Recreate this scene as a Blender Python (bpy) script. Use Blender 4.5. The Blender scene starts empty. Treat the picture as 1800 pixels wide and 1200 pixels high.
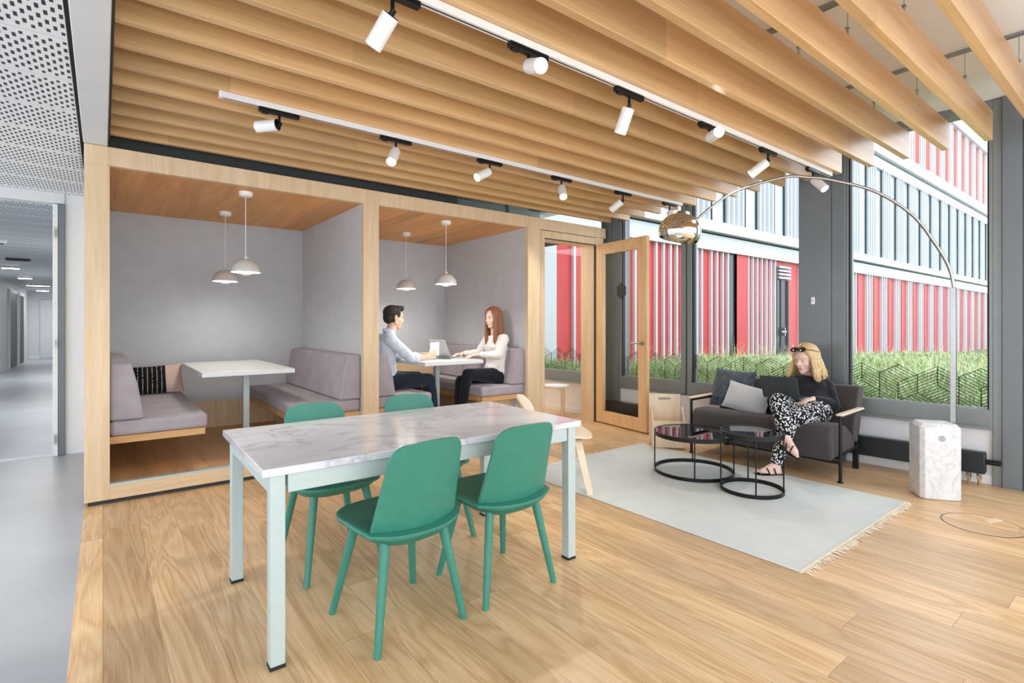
import bpy, math, random
from mathutils import Vector, Matrix, noise as mnoise
random.seed(7)
C = bpy.context.scene.collection
PI = math.pi
# ---------------------------------------------------------------- survey of the room
# H eye height, F focal length in pixels of an 1800 px wide frame; X runs along the booth front, Y towards the booths
H, F, U0, V0 = 1.26, 918.0, 900.0, 568.0
FX, FY = 0.617, 0.787
def fl(u, v, z=0.0):
    d = (H - z) * F / (v - V0); q = (u - U0) / F
    return Vector((d*(FX+FY*q), d*(FY-FX*q), z))
def on_y(u, v, Y):
    q = (u - U0) / F; d = Y / (FY - FX*q)
    return Vector((d*(FX+FY*q), Y, H - (v-V0)*d/F))
def on_x(u, v, X):
    q = (u - U0) / F; d = X / (FX + FY*q)
    return Vector((X, d*(FY-FX*q), H - (v-V0)*d/F))
def on_line(u, v, a, b):
    q = (u - U0) / F; dx, dy = FX+FY*q, FY-FX*q
    ex, ey = b[0]-a[0], b[1]-a[1]
    d = (a[0]*ey - a[1]*ex) / (dx*ey - dy*ex)
    return Vector((d*dx, d*dy, H - (v-V0)*d/F))
RT = Vector((FY, -FX, 0)); FWD = Vector((FX, FY, 0)); UP = Vector((0, 0, 1))

# ---------------------------------------------------------------- mesh builder
class MB:
    def __init__(s): s.v = []; s.f = []
    def add(s, vs, fs):
        n = len(s.v); s.v += [Vector(p) for p in vs]; s.f += [tuple(i+n for i in f) for f in fs]; return s
    def box(s, x0, x1, y0, y1, z0, z1):
        return s.add([(x0,y0,z0),(x1,y0,z0),(x1,y1,z0),(x0,y1,z0),(x0,y0,z1),(x1,y0,z1),(x1,y1,z1),(x0,y1,z1)],
              [(3,2,1,0),(4,5,6,7),(0,1,5,4),(1,2,6,5),(2,3,7,6),(3,0,4,7)])
    def obox(s, c, ax, ay, az):   # half-extent vectors
        c = Vector(c); ax, ay, az = Vector(ax), Vector(ay), Vector(az)
        vs = [c+a*ax+b*ay+d*az for d in (-1,1) for a, b in ((-1,-1),(1,-1),(1,1),(-1,1))]
        return s.add(vs, [(3,2,1,0),(4,5,6,7),(0,1,5,4),(1,2,6,5),(2,3,7,6),(3,0,4,7)])
    def rings(s, rings, cap0=True, cap1=True, closed=True):
        n = len(rings[0]); base = len(s.v)
        for r in rings: s.v += [Vector(p) for p in r]
        for i in range(len(rings)-1):
            for j in range(n if closed else n-1):
                a = base+i*n+j; b = base+i*n+(j+1) % n
                s.f.append((a, b, b+n, a+n))
        if cap0: s.f.append(tuple(base+j for j in reversed(range(n))))
        if cap1: s.f.append(tuple(base+(len(rings)-1)*n+j for j in range(n)))
        return s
    def frame(s, d):
        d = Vector(d).normalized(); a = Vector((0,0,1)) if abs(d.z) < .9 else Vector((1,0,0))
        x = d.cross(a).normalized(); return x, x.cross(d).normalized()*-1, d
    def cyl(s, p0, p1, r0, r1=None, n=16, caps=True):
        r1 = r0 if r1 is None else r1
        p0, p1 = Vector(p0), Vector(p1); x, y, d = s.frame(p1-p0)
        ring = lambda p, r: [p + (x*math.cos(2*PI*k/n)+y*math.sin(2*PI*k/n))*r for k in range(n)]
        return s.rings([ring(p0, r0), ring(p1, r1)], caps, caps)
    def tube(s, pts, r, n=10, caps=True, sq=False):
        pts = [Vector(p) for p in pts]; rs = r if isinstance(r, (list, tuple)) else [r]*len(pts)
        out = []; x0 = None
        for i, p in enumerate(pts):
            d = (pts[min(i+1, len(pts)-1)]-pts[max(i-1, 0)]).normalized()
            if x0 is None: x, y, d = s.frame(d)
            else:
                x = (x0 - d*x0.dot(d)).normalized(); y = d.cross(x)
            x0 = x
            if sq: out.append([p+(x*a+y*b)*rs[i] for a, b in ((1,1),(-1,1),(-1,-1),(1,-1))])
            else: out.append([p+(x*math.cos(2*PI*k/n)+y*math.sin(2*PI*k/n))*rs[i] for k in range(n)])
        return s.rings(out, caps, caps)
    def lathe(s, prof, c=(0,0,0), n=28, caps=False, axis=None):
        c = Vector(c); x, y, d = (Vector((1,0,0)), Vector((0,1,0)), Vector((0,0,1))) if axis is None else s.frame(axis)
        return s.rings([[c+d*z+(x*math.cos(2*PI*k/n)+y*math.sin(2*PI*k/n))*max(r, 1e-4) for k in range(n)] for r, z in prof], caps, caps)
    def prism(s, poly, a, b, axis='y'):
        m = {'y': lambda p, t: (p[0], t, p[1]), 'x': lambda p, t: (t, p[0], p[1]), 'z': lambda p, t: (p[0], p[1], t)}[axis]
        return s.rings([[m(p, a) for p in poly], [m(p, b) for p in poly]])
    def capsule(s, p0, p1, r0, r1=None, n=12):
        r1 = r0 if r1 is None else r1
        p0, p1 = Vector(p0), Vector(p1)
        if (p1-p0).length < 1e-5: p1 = p0+Vector((0,0,1e-4))
        x, y, d = s.frame(p1-p0); rr = []
        for k in range(5):
            a = PI/2*(1-k/4.0); rr.append((p0-d*r0*math.sin(a), max(r0*math.cos(a), r0*.02)))
        for k in range(5):
            a = PI/2*k/4.0; rr.append((p1+d*r1*math.sin(a), max(r1*math.cos(a), r1*.02)))
        return s.rings([[c+(x*math.cos(2*PI*j/n)+y*math.sin(2*PI*j/n))*r for j in range(n)] for c, r in rr])
    def chain(s, pts, rs):
        for i in range(len(pts)-1): s.capsule(pts[i], pts[i+1], rs[i], rs[i+1])
        return s
    def ell(s, c, ax, ay, az, n=16, m=10):
        c = Vector(c); ax, ay, az = Vector(ax), Vector(ay), Vector(az); rr = []
        for i in range(m+1):
            a = -PI/2+PI*i/m; k = max(math.cos(a), .01)
            rr.append([c+az*math.sin(a)+(ax*math.cos(2*PI*j/n)+ay*math.sin(2*PI*j/n))*k for j in range(n)])
        return s.rings(rr)
    def build(s, name, m, parent=None, bevel=0, smooth=False, seg=2, local=False, mod=None):
        me = bpy.data.meshes.new(name)
        vs = s.v
        if parent is not None and not local:
            Mi = WM[parent.name].inverted(); vs = [Mi @ p for p in vs]
        me.from_pydata([tuple(p) for p in vs], [], s.f); me.update()
        o = bpy.data.objects.new(name, me); C.objects.link(o)
        if m: me.materials.append(m)
        if parent is not None: o.parent = parent; WM[o.name] = WM[parent.name]
        else: WM[o.name] = Matrix.Identity(4)
        if smooth:
            for p in me.polygons: p.use_smooth = True
            if smooth == 'auto':
                try: me.set_sharp_from_angle(angle=math.radians(40))
                except Exception: pass
        if bevel:
            b = o.modifiers.new('b', 'BEVEL'); b.width = bevel; b.segments = seg; b.limit_method = 'ANGLE'; b.angle_limit = math.radians(35)
            if not smooth:
                for p in me.polygons: p.use_smooth = True
                try: me.set_sharp_from_angle(angle=math.radians(35))
                except Exception: pass
        if mod: mod(o)
        return o
WM = {}
def thing(name, label, cat, loc=(0,0,0), rz=0, group=None):
    o = bpy.data.objects.new(name, None); C.objects.link(o); o.empty_display_size = .1
    o.location = loc; o.rotation_euler = (0, 0, rz)
    WM[o.name] = Matrix.Translation(Vector(loc)) @ Matrix.Rotation(rz, 4, 'Z')
    o['label'] = label; o['category'] = cat
    if group: o['group'] = group
    return o
def tag(o, label, cat, group=None):
    o['label'] = label; o['category'] = cat
    if group: o['group'] = group
    return o
def struct(o): o['kind'] = 'structure'; return o
KIDS = {}
def kids(o): return [c for c in C.objects if c.parent == o]
def dup(root, loc=None, rz=None, label=None):
    r = root.copy(); C.objects.link(r)
    if loc is not None: r.location = loc
    if rz is not None: r.rotation_euler = (0, 0, rz)
    if label: r['label'] = label
    for ch in kids(root):
        c = ch.copy(); C.objects.link(c); c.parent = r
        for g in kids(ch):
            e = g.copy(); C.objects.link(e); e.parent = c
    return r
def apply_mods(o):
    dg = bpy.context.evaluated_depsgraph_get(); dg.update()
    me = bpy.data.meshes.new_from_object(o.evaluated_get(dg))
    ms = list(o.data.materials)
    o.modifiers.clear(); o.data = me
    if not me.materials:
        for m in ms: me.materials.append(m)
    for p in me.polygons: p.use_smooth = True
def remeshed(mb, name, m, parent=None, vox=.006, smooth=6, wrinkle=0, wscale=9):
    o = mb.build(name, m, parent, smooth=True)
    r = o.modifiers.new('r', 'REMESH'); r.mode = 'VOXEL'; r.voxel_size = vox
    sm = o.modifiers.new('s', 'SMOOTH'); sm.iterations = smooth; sm.factor = .5
    apply_mods(o)
    if wrinkle:
        for v in o.data.vertices:
            p = v.co
            k = mnoise.noise(Vector((p.x*wscale, p.y*wscale, p.z*wscale*1.7))) + .5*mnoise.noise(p*wscale*2.7)
            v.co = p + v.normal*k*wrinkle
    return o

# ---------------------------------------------------------------- materials
class NT:
    def __init__(s, name):
        s.m = bpy.data.materials.new(name); s.m.use_nodes = True; s.t = s.m.node_tree
        s.p = s.t.nodes['Principled BSDF']; s.out = s.t.nodes['Material Output']
    def n(s, ty, **k):
        o = s.t.nodes.new(ty)
        for a, b in k.items():
            if a.startswith('i_'):
                key = a[2:]; key = int(key) if key.isdigit() else key
                s.set(o.inputs[key], b)
            else: setattr(o, a, b)
        return o
    def set(s, inp, v):
        if hasattr(v, 'outputs'): s.t.links.new(v.outputs[0], inp)
        elif hasattr(v, 'is_output'): s.t.links.new(v, inp)
        else:
            try: inp.default_value = v
            except Exception: inp.default_value = (*v, 1)
    def math(s, op, a, b=0.0, c=0.0):
        o = s.n('ShaderNodeMath', operation=op); s.set(o.inputs[0], a); s.set(o.inputs[1], b); s.set(o.inputs[2], c); return o
    def co(s, kind='Object'): return s.n('ShaderNodeTexCoord').outputs[kind]
    def mapping(s, vec, sc=(1,1,1), rot=(0,0,0), loc=(0,0,0)):
        o = s.n('ShaderNodeMapping'); s.set(o.inputs['Vector'], vec); o.inputs['Scale'].default_value = sc
        o.inputs['Rotation'].default_value = rot; o.inputs['Location'].default_value = loc; return o
    def noise(s, vec, scale=5, detail=4, rough=.5, dist=0):
        o = s.n('ShaderNodeTexNoise'); s.set(o.inputs['Vector'], vec); o.inputs['Scale'].default_value = scale
        o.inputs['Detail'].default_value = detail; o.inputs['Roughness'].default_value = rough; o.inputs['Distortion'].default_value = dist
        return o.outputs['Fac']
    def ramp(s, fac, stops):
        o = s.n('ShaderNodeValToRGB'); s.set(o.inputs['Fac'], fac); e = o.color_ramp.elements
        while len(e) < len(stops): e.new(.5)
        for k, (p, c) in enumerate(stops): e[k].position = p; e[k].color = (*c, 1) if len(c) == 3 else c
        return o.outputs['Color']
    def mix(s, fac, a, b, mode='MIX'):
        o = s.n('ShaderNodeMix', data_type='RGBA', blend_type=mode); s.set(o.inputs[0], fac); s.set(o.inputs[6], a); s.set(o.inputs[7], b); return o.outputs[2]
    def bump(s, h, strength=.2, dist=.01):
        o = s.n('ShaderNodeBump'); s.set(o.inputs['Height'], h); o.inputs['Strength'].default_value = strength; o.inputs['Distance'].default_value = dist
        s.t.links.new(o.outputs[0], s.p.inputs['Normal'])
    def base(s, c): s.set(s.p.inputs['Base Color'], c)
    def fin(s, rough=.5, metal=0, spec=.5, **k):
        s.p.inputs['Roughness'].default_value = rough; s.p.inputs['Metallic'].default_value = metal; s.p.inputs['Specular IOR Level'].default_value = spec
        for a, b in k.items(): s.set(s.p.inputs[a], b)
        return s.m
def L(r, g=None, b=None):     # sRGB 0-255 to linear
    if g is None: g = b = r
    f = lambda c: (c/255/12.92) if c/255 <= .04045 else ((c/255+.055)/1.055)**2.4
    return (f(r), f(g), f(b))
def plain(name, c, rough=.5, metal=0, var=.06, scale=30, bump=0, spec=.5):
    t = NT(name); nz = t.noise(t.co(), scale, 4)
    lo = tuple(x*(1-var) for x in c); hi = tuple(min(x*(1+var), 1) for x in c)
    t.base(t.ramp(nz, [(.3, lo), (.7, hi)]))
    if bump: t.bump(nz, bump, .004)
    return t.fin(rough, metal, spec)
def wood(name, c1, c2, axis='Z', rough=.45, along=1.1, cross=13, fine=170, rnd=0, board=0, boardaxis='X', spec=.4):
    t = NT(name); co = t.co()
    if rnd:
        oi = t.n('ShaderNodeObjectInfo'); sh = t.math('MULTIPLY', oi.outputs['Random'], 37.0)
        cmb = t.n('ShaderNodeCombineXYZ'); t.set(cmb.inputs[0], sh); t.set(cmb.inputs[1], sh); t.set(cmb.inputs[2], sh)
        va = t.n('ShaderNodeVectorMath', operation='ADD'); t.set(va.inputs[0], co); t.set(va.inputs[1], cmb); gco = va.outputs[0]
    else: gco = co
    i = 'XYZ'.index(axis); s1 = [cross]*3; s1[i] = along; s2 = [fine]*3; s2[i] = along*4
    big = t.noise(t.mapping(gco, tuple(s1)), 1, 5, .6, .6); fin = t.noise(t.mapping(gco, tuple(s2)), 1, 2, .5)
    f = t.math('ADD', t.math('MULTIPLY', big, .65), t.math('MULTIPLY', fin, .35))
    col = t.ramp(f, [(.32, c2), (.5, tuple((a+b)/2 for a, b in zip(c1, c2))), (.66, c1)])
    tone = None
    if board:
        sep = t.n('ShaderNodeSeparateXYZ'); t.set(sep.inputs[0], gco)
        a = t.math('FLOOR', t.math('DIVIDE', sep.outputs['XYZ'.index(boardaxis)], board))
        wn = t.n('ShaderNodeTexWhiteNoise', noise_dimensions='2D'); cb = t.n('ShaderNodeCombineXYZ'); t.set(cb.inputs[0], a)
        if rnd: t.set(cb.inputs[1], sh)
        t.set(wn.inputs['Vector'], cb); tone = wn.outputs['Value']
    elif rnd: tone = oi.outputs['Random']
    if tone is not None:
        k = t.math('ADD', t.math('MULTIPLY', tone, .26), .86)
        col = t.mix(1.0, col, t.n('ShaderNodeCombineColor', i_0=k, i_1=k, i_2=k).outputs[0], 'MULTIPLY')
    t.base(col); t.bump(fin, .08, .002)
    return t.fin(rough, 0, spec)
def fabric(name, c1, c2, scale=220, rough=.9, bump=.35, stretch=(1,1,1)):
    t = NT(name); m = t.mapping(t.co(), stretch)
    a = t.noise(m, scale, 3, .7); b = t.noise(t.co(), 6, 3)
    t.base(t.ramp(t.math('ADD', t.math('MULTIPLY', a, .8), t.math('MULTIPLY', b, .2)), [(.36, c2), (.64, c1)]))
    t.bump(a, bump, .003); t.p.inputs['Sheen Weight'].default_value = .15
    return t.fin(rough, 0, .2)
def marble(name, c1, c2, scale=2.2, rough=.12):
    t = NT(name); co = t.co(); w = t.noise(co, scale*.8, 5, .6)
    mp = t.mapping(co, (1, 1.6, 1), (0, 0, .6))
    v = t.math('ABSOLUTE', t.math('SUBTRACT', t.noise(mp, scale, 7, .62, 1.3), .5))
    v2 = t.math('ABSOLUTE', t.math('SUBTRACT', t.noise(mp, scale*3, 6, .6, 1.0), .5))
    vein = t.ramp(v, [(0, (1,1,1)), (.02, (.25,.25,.25)), (.07, (0,0,0))]); vein2 = t.ramp(v2, [(0, (.55,.55,.55)), (.015, (0,0,0))])
    cloud = t.ramp(w, [(.35, (.55,.55,.55)), (.62, (0,0,0))])
    f = t.math('MINIMUM', t.math('ADD', t.math('ADD', t.math('MULTIPLY', vein, .5), t.math('MULTIPLY', vein2, .3)), t.math('MULTIPLY', cloud, .35)), 1.0)
    t.base(t.mix(f, (*c1, 1), (*c2, 1)))
    return t.fin(rough, 0, .5)
def emit(name, c, s):
    t = NT(name); t.base((*c, 1)); t.set(t.p.inputs['Emission Color'], (*c, 1)); t.p.inputs['Emission Strength'].default_value = s
    return t.fin(.4)
def glass(name, tint=(1,1,1), refl=1.0, rough=0.0):
    t = NT(name); tr = t.n('ShaderNodeBsdfTransparent'); tr.inputs[0].default_value = (*tint, 1)
    gl = t.n('ShaderNodeBsdfGlossy'); gl.inputs['Roughness'].default_value = rough; gl.inputs[0].default_value = (1,1,1,1)
    fr = t.n('ShaderNodeFresnel'); fr.inputs[0].default_value = 1.45; ge = t.n('ShaderNodeNewGeometry')
    mx = t.n('ShaderNodeMixShader'); t.set(mx.inputs[0], t.math('MULTIPLY', t.math('MULTIPLY', fr.outputs[0], refl), t.math('SUBTRACT', 1.0, ge.outputs['Backfacing']))); t.t.links.new(tr.outputs[0], mx.inputs[1]); t.t.links.new(gl.outputs[0], mx.inputs[2])
    t.t.links.new(mx.outputs[0], t.out.inputs['Surface']); return t.m
M = {}
M['oak'] = wood('oak_veneer', L(230,208,174), L(210,180,140), 'Z', .5)
M['oak_x'] = wood('oak_veneer_long', L(230,208,174), L(210,180,140), 'X', .5)
M['oak_door'] = wood('oak_door', L(236,200,152), L(212,170,120), 'Z', .5)
M['oak_door_x'] = wood('oak_door_rail', L(236,200,152), L(212,170,120), 'X', .5)
M['oak_in'] = wood('oak_booth_lining', L(240,180,110), L(208,142,78), 'Y', .5, board=.19, boardaxis='X')
M['oak_boards'] = wood('oak_booth_boards', L(232,186,132), L(204,152,98), 'Y', .45, board=.17, boardaxis='X')
M['oak_bench'] = wood('oak_bench', L(214,172,120), L(184,138,88), 'X', .5)
M['oak_slat'] = wood('oak_slat', L(232,196,146), L(206,162,108), 'X', .3, along=.7, cross=16, rnd=1, board=2.3, boardaxis='X', spec=.6)
M['birch'] = wood('birch_plywood', L(238,220,192), L(222,198,164), 'Z', .4, along=1.5, cross=9)
M['white'] = plain('white_paint', L(240,241,242), .5, var=.02)
M['wallwhite'] = plain('wall_paint', L(240,241,243), .6, var=.02, scale=8)
M['corridor_white'] = plain('corridor_paint', L(225,228,230), .5, var=.02, scale=6)
M['bulkhead'] = plain('bulkhead_paint', L(222,224,225), .6, var=.02, scale=5)
M['ceil'] = plain('ceiling_plaster', L(246,249,249), .7, var=.02, scale=3)
M['greyframe'] = plain('grey_window_metal', L(132,138,138), .38, .25, var=.03, scale=12)
M['greycol'] = plain('grey_column_cladding', L(114,122,127), .42, .2, var=.03, scale=6)
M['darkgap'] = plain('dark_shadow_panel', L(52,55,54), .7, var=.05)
M['charcoal'] = plain('charcoal_metal', L(44,48,50), .45, .3)
M['black'] = plain('black_metal', L(22,24,25), .35, .4)
M['radiator'] = plain('anthracite_radiator', L(36,42,47), .4, .2)
M['steel'] = plain('brushed_steel', L(170,170,166), .34, 1.0, var=.08, scale=80)
M['chrome'] = plain('polished_chrome', L(232,228,220), .1, 1.0, var=.02)
M['brass'] = plain('valve_brass', L(190,160,110), .3, .9)
M['channel'] = plain('zinc_channel', L(150,156,158), .4, .6)
M['lampwhite'] = plain('lamp_white', L(238,238,236), .35, var=.01)
M['greenmetal'] = plain('sage_metal', L(184,200,197), .4, .05, var=.02)
M['green'] = plain('green_stained_wood', L(55,130,111), .42, var=.05, scale=14)
M['lampgrey'] = plain('lacquered_shade', L(206,203,197), .18, var=.02)
M['tabletop'] = plain('booth_tabletop', L(216,220,219), .4, var=.02)
M['marble'] = marble('white_marble', L(222,223,228), L(158,162,170), 1.5, .13)
M['marble_base'] = marble('marble_block', L(226,227,228), L(176,179,183), 5.5, .25)
M['glass'] = glass('clear_glass', (.97,.985,.98), .55)
M['doorglass'] = glass('door_glass', (.97,.98,.97), .5)
M['blackglass'] = plain('black_mirror_glass', L(26,20,22), .03, .0, var=.01, spec=1.0)
M['bulb'] = emit('glowing_bulb', (1, .95, .86), 3)
M['spotbulb'] = emit('glowing_spot_lens', (1, .96, .88), 9)
M['tubelight'] = emit('lit_corridor_tube', (1, 1, 1), 6)
M['felt'] = fabric('grey_felt_lining', L(206,209,213), L(186,188,192), 240, .95, .15)
M['bench'] = fabric('mauve_bench_weave', L(186,180,185), L(136,127,134), 130, .95, .3, (1, 5, 5))
M['benchside'] = M['bench']
M['sofa'] = fabric('dark_brown_sofa_wool', L(84,78,78), L(60,55,56), 260, .95, .25)
M['cushiond'] = fabric('slate_cushion_cloth', L(88,98,108), L(58,66,76), 25, .95, .2)
M['cushionl'] = fabric('pale_grey_cushion_wool', L(214,217,220), L(172,176,180), 240, .95, .4)
M['rug'] = fabric('pale_rug_weave', L(222,227,224), L(200,207,204), 200, .95, .3)
M['fringe'] = fabric('cream_fringe_cotton', L(240,232,214), L(220,208,186), 100, .95, .2)
M['skin'] = plain('skin', L(226,184,160), .5, var=.04, scale=20)
M['skinf'] = plain('fair_skin', L(234,198,180), .5, var=.04, scale=20)
M['shirt'] = fabric('pale_blue_shirt_cotton', L(214,224,234), L(192,204,218), 90, .9, .15)
M['sweater'] = fabric('cream_knit', L(240,234,230), L(222,214,210), 160, .95, .4)
M['blackknit'] = fabric('black_knit', L(38,40,46), L(22,23,28), 160, .95, .3)
M['navy'] = fabric('navy_twill', L(44,52,66), L(28,34,44), 160, .9, .2)
M['blackcloth'] = fabric('black_trouser_cloth', L(34,36,44), L(20,22,28), 160, .9, .2)
M['hairdark'] = plain('dark_brown_hair', L(44,36,30), .75, var=.3, scale=60)
M['hairred'] = plain('auburn_hair', L(134,88,58), .5, var=.3, scale=50)
M['hairblond'] = plain('blond_hair', L(216,188,138), .5, var=.2, scale=50)
M['lip'] = plain('lips', L(206,140,128), .5)
M['eyew'] = plain('eye_white', L(235,235,232), .3)
M['iris'] = plain('iris', L(60,48,40), .3)
M['laptop_silver'] = plain('silver_laptop', L(190,192,198), .35, .6, var=.02)
M['laptop_dark'] = plain('dark_grey_laptop', L(74,78,82), .45, .4, var=.03)
M['screen'] = plain('dark_screen', L(20,22,26), .15)
M['paper'] = plain('white_paper', L(240,240,238), .6, var=.01)
M['redpanel'] = plain('red_facade_panel', L(190,58,58), .55, var=.08, scale=1.2)
M['redpanel2'] = plain('red_brown_facade_panel', L(178,78,66), .55, var=.06, scale=1.2)
M['facadewhite'] = plain('white_facade', L(192,197,201), .6, var=.02, scale=1)
M['facadeglass'] = plain('facade_glazing', L(176,190,197), .15, .1, var=.1, scale=.6)
M['facadedark'] = plain('dark_glazing_and_shadow', L(50,46,48), .2, .1, var=.15, scale=1)
M['soil'] = plain('earth', L(110,120,80), .95, var=.2, scale=6)
M['hexline'] = plain('black_window_film', L(40,44,42), .6)
M['rubber'] = plain('black_rubber', L(28,28,28), .7)
M['corridor_floor'] = None
def speck():
    t = NT('black_white_print_cloth'); v = t.n('ShaderNodeTexVoronoi'); t.set(v.inputs['Vector'], t.mapping(t.co(), (1,1,.8))); v.inputs['Scale'].default_value = 62
    t.base(t.ramp(v.outputs['Distance'], [(.38, L(232,232,232)), (.44, L(24,26,32))])); return t.fin(.9, 0, .2)
M['speck'] = speck()
def stripe_cloth():
    t = NT('black_striped_cushion'); sep = t.n('ShaderNodeSeparateXYZ'); t.set(sep.inputs[0], t.co())
    fr = t.math('FRACT', t.math('MULTIPLY', sep.outputs[0], 26.0)); nz = t.noise(t.mapping(t.co(), (90, 90, 30)), 1, 2)
    a = t.math('MULTIPLY', t.math('LESS_THAN', fr, .13), t.math('GREATER_THAN', nz, .42))
    t.base(t.mix(a, (*L(30,30,32), 1), (*L(215,210,205), 1))); return t.fin(.95, 0, .2)
M['stripe'] = stripe_cloth()
M['pink'] = fabric('blush_cushion_cloth', L(228,204,192), L(214,188,176), 120, .95, .2)
def floor_mat():
    t = NT('oak_plank_floor'); sep = t.n('ShaderNodeSeparateXYZ'); t.set(sep.inputs[0], t.co())
    x, y = sep.outputs[0], sep.outputs[1]; W, Lg = .185, 2.1
    row = t.math('FLOOR', t.math('DIVIDE', x, W)); wn = t.n('ShaderNodeTexWhiteNoise', noise_dimensions='1D'); t.set(wn.inputs['W'], row)
    yy = t.math('ADD', t.math('DIVIDE', y, Lg), t.math('MULTIPLY', wn.outputs['Value'], 7.0)); idx = t.math('FLOOR', yy)
    cb = t.n('ShaderNodeCombineXYZ'); t.set(cb.inputs[0], row); t.set(cb.inputs[1], idx)
    w2 = t.n('ShaderNodeTexWhiteNoise', noise_dimensions='2D'); t.set(w2.inputs['Vector'], cb)
    off = t.n('ShaderNodeVectorMath', operation='SCALE'); t.set(off.inputs[0], w2.outputs['Color']); off.inputs['Scale'].default_value = 40
    va = t.n('ShaderNodeVectorMath', operation='ADD'); t.set(va.inputs[0], t.co()); t.set(va.inputs[1], off.outputs[0])
    big = t.noise(t.mapping(va.outputs[0], (5.5, .55, 1)), 1, 3, .5, .9)
    ringf = t.math('FRACT', t.math('MULTIPLY', big, 9.0)); ring = t.math('ABSOLUTE', t.math('SUBTRACT', ringf, .5))
    fine = t.noise(t.mapping(va.outputs[0], (150, 4, 1)), 1, 3, .6)
    f = t.math('ADD', t.math('ADD', t.math('MULTIPLY', ring, .45), t.math('MULTIPLY', fine, .45)), t.math('MULTIPLY', big, .3))
    col = t.ramp(f, [(.25, L(190,148,102)), (.45, L(218,180,134)), (.72, L(238,206,164))])
    k = t.math('ADD', t.math('MULTIPLY', w2.outputs['Value'], .34), .80)
    col = t.mix(1.0, col, t.n('ShaderNodeCombineColor', i_0=k, i_1=k, i_2=t.math('MULTIPLY', k, .99)).outputs[0], 'MULTIPLY')
    fx = t.math('FRACT', t.math('DIVIDE', x, W)); fy = t.math('FRACT', yy)
    g = t.math('MAXIMUM', t.math('LESS_THAN', fx, .011), t.math('LESS_THAN', fy, .0012))
    t.base(t.mix(t.math('MULTIPLY', g, .55), col, (*L(110,78,48), 1)))
    t.bump(fine, .05, .002); t.set(t.p.inputs['Roughness'], t.math('ADD', t.math('MULTIPLY', fine, .15), .27))
    m = t.fin(.34, 0, .45); return m
M['floor'] = floor_mat()
def perf_mat(name, base, hole):
    t = NT(name); sep = t.n('ShaderNodeSeparateXYZ'); t.set(sep.inputs[0], t.co())
    u = t.math('DIVIDE', sep.outputs[0], .024); v = t.math('DIVIDE', sep.outputs[1], .0833); col = t.math('FLOOR', u)
    fu = t.math('ABSOLUTE', t.math('SUBTRACT', t.math('FRACT', u), .5))
    fv = t.math('ABSOLUTE', t.math('SUBTRACT', t.math('FRACT', t.math('ADD', v, t.math('MULTIPLY', col, .5))), .5))
    pj = t.math('ABSOLUTE', t.math('SUBTRACT', t.math('FRACT', t.math('DIVIDE', sep.outputs[1], .5)), .5))
    h = t.math('MULTIPLY', t.math('MULTIPLY', t.math('LESS_THAN', fu, .27), t.math('LESS_THAN', fv, .24)), t.math('LESS_THAN', pj, .435))
    jl = t.math('GREATER_THAN', pj, .4955)
    c = t.mix(h, (*base, 1), (*hole, 1)); t.base(t.mix(t.math('MULTIPLY', jl, .3), c, (*hole, 1))); return t.fin(.45, .1, .4)
M['perf'] = perf_mat('perforated_metal', L(246,248,251), L(44,48,54))
M['perf2'] = perf_mat('perforated_metal_corridor', L(212,215,220), L(56,60,66))
def resin():
    t = NT('grey_resin_floor'); t.base(t.ramp(t.noise(t.co(), 1.2, 4), [(.3, L(168,173,178)), (.7, L(184,189,194))])); return t.fin(.3, 0, .4)
M['resin'] = resin()
M['grassm'] = None
def grass_mat():
    t = NT('grass_blades'); nz = t.noise(t.co(), 3.0, 4); nz2 = t.noise(t.co(), 40, 2)
    f = t.math('ADD', t.math('MULTIPLY', nz, .5), t.math('MULTIPLY', nz2, .5))
    t.base(t.ramp(f, [(.34, L(116,148,88)), (.5, L(164,188,130)), (.66, L(214,220,182))])); return t.fin(.7, 0, .2)
M['grass'] = grass_mat()
M['straw'] = plain('dry_stalks', L(214,204,160), .8, var=.15)
ORD = 'first second third fourth fifth sixth seventh eighth ninth tenth eleventh twelfth thirteenth fourteenth fifteenth sixteenth seventeenth eighteenth nineteenth twentieth twenty-first twenty-second twenty-third'.split()
def basis(c, x, y):
    x = Vector(x).normalized(); y = Vector(y); y = (y-x*y.dot(x)).normalized(); z = x.cross(y)
    return Matrix(((x.x, y.x, z.x, c[0]), (x.y, y.y, z.y, c[1]), (x.z, y.z, z.z, c[2]), (0, 0, 0, 1)))
ZF = .137
# ================================================================ people
def hand(mb, wr, d, n, t, curl=.35, sc=1.0, spread=.1):
    """palm from the wrist along d, palm faces n, thumb on side t"""
    d = Vector(d).normalized(); n = Vector(n); n = (n-d*n.dot(d)).normalized(); t0 = Vector(t); t = (t0-d*t0.dot(d)-n*t0.dot(n)).normalized()
    wr = Vector(wr)
    Ls = (.042, .046, .043, .034)
    for i in range(4):
        o = .027-.018*i
        k = wr+d*(.086-.004*abs(i-1))*sc+t*o*sc
        mb.capsule(wr+t*(o*.6)*sc+d*.012*sc, k, .0135*sc, .0105*sc)
        p = k; dd = (d+t*spread*(1-i)*.5).normalized(); nn = (n-dd*n.dot(dd)).normalized()
        for j in range(3):
            a = curl*(j+.8); q = p+(dd*math.cos(a)+nn*math.sin(a))*Ls[i]*(1, .68, .55)[j]*sc
            mb.capsule(p, q, (.0092, .0085, .0076)[j]*sc, (.0085, .0076, .0066)[j]*sc, 10); p = q
    b = wr+d*.022*sc+t*.024*sc; q = b+(d*.62+t*.66+n*.3).normalized()*.042*sc; r = q+(d*.9+t*.25+n*.3).normalized()*.032*sc; s = r+(d*.95+n*.25).normalized()*.024*sc
    mb.capsule(b, q, .0135*sc, .011*sc); mb.capsule(q, r, .0105*sc, .0092*sc); mb.capsule(r, s, .009*sc, .0072*sc)
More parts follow.
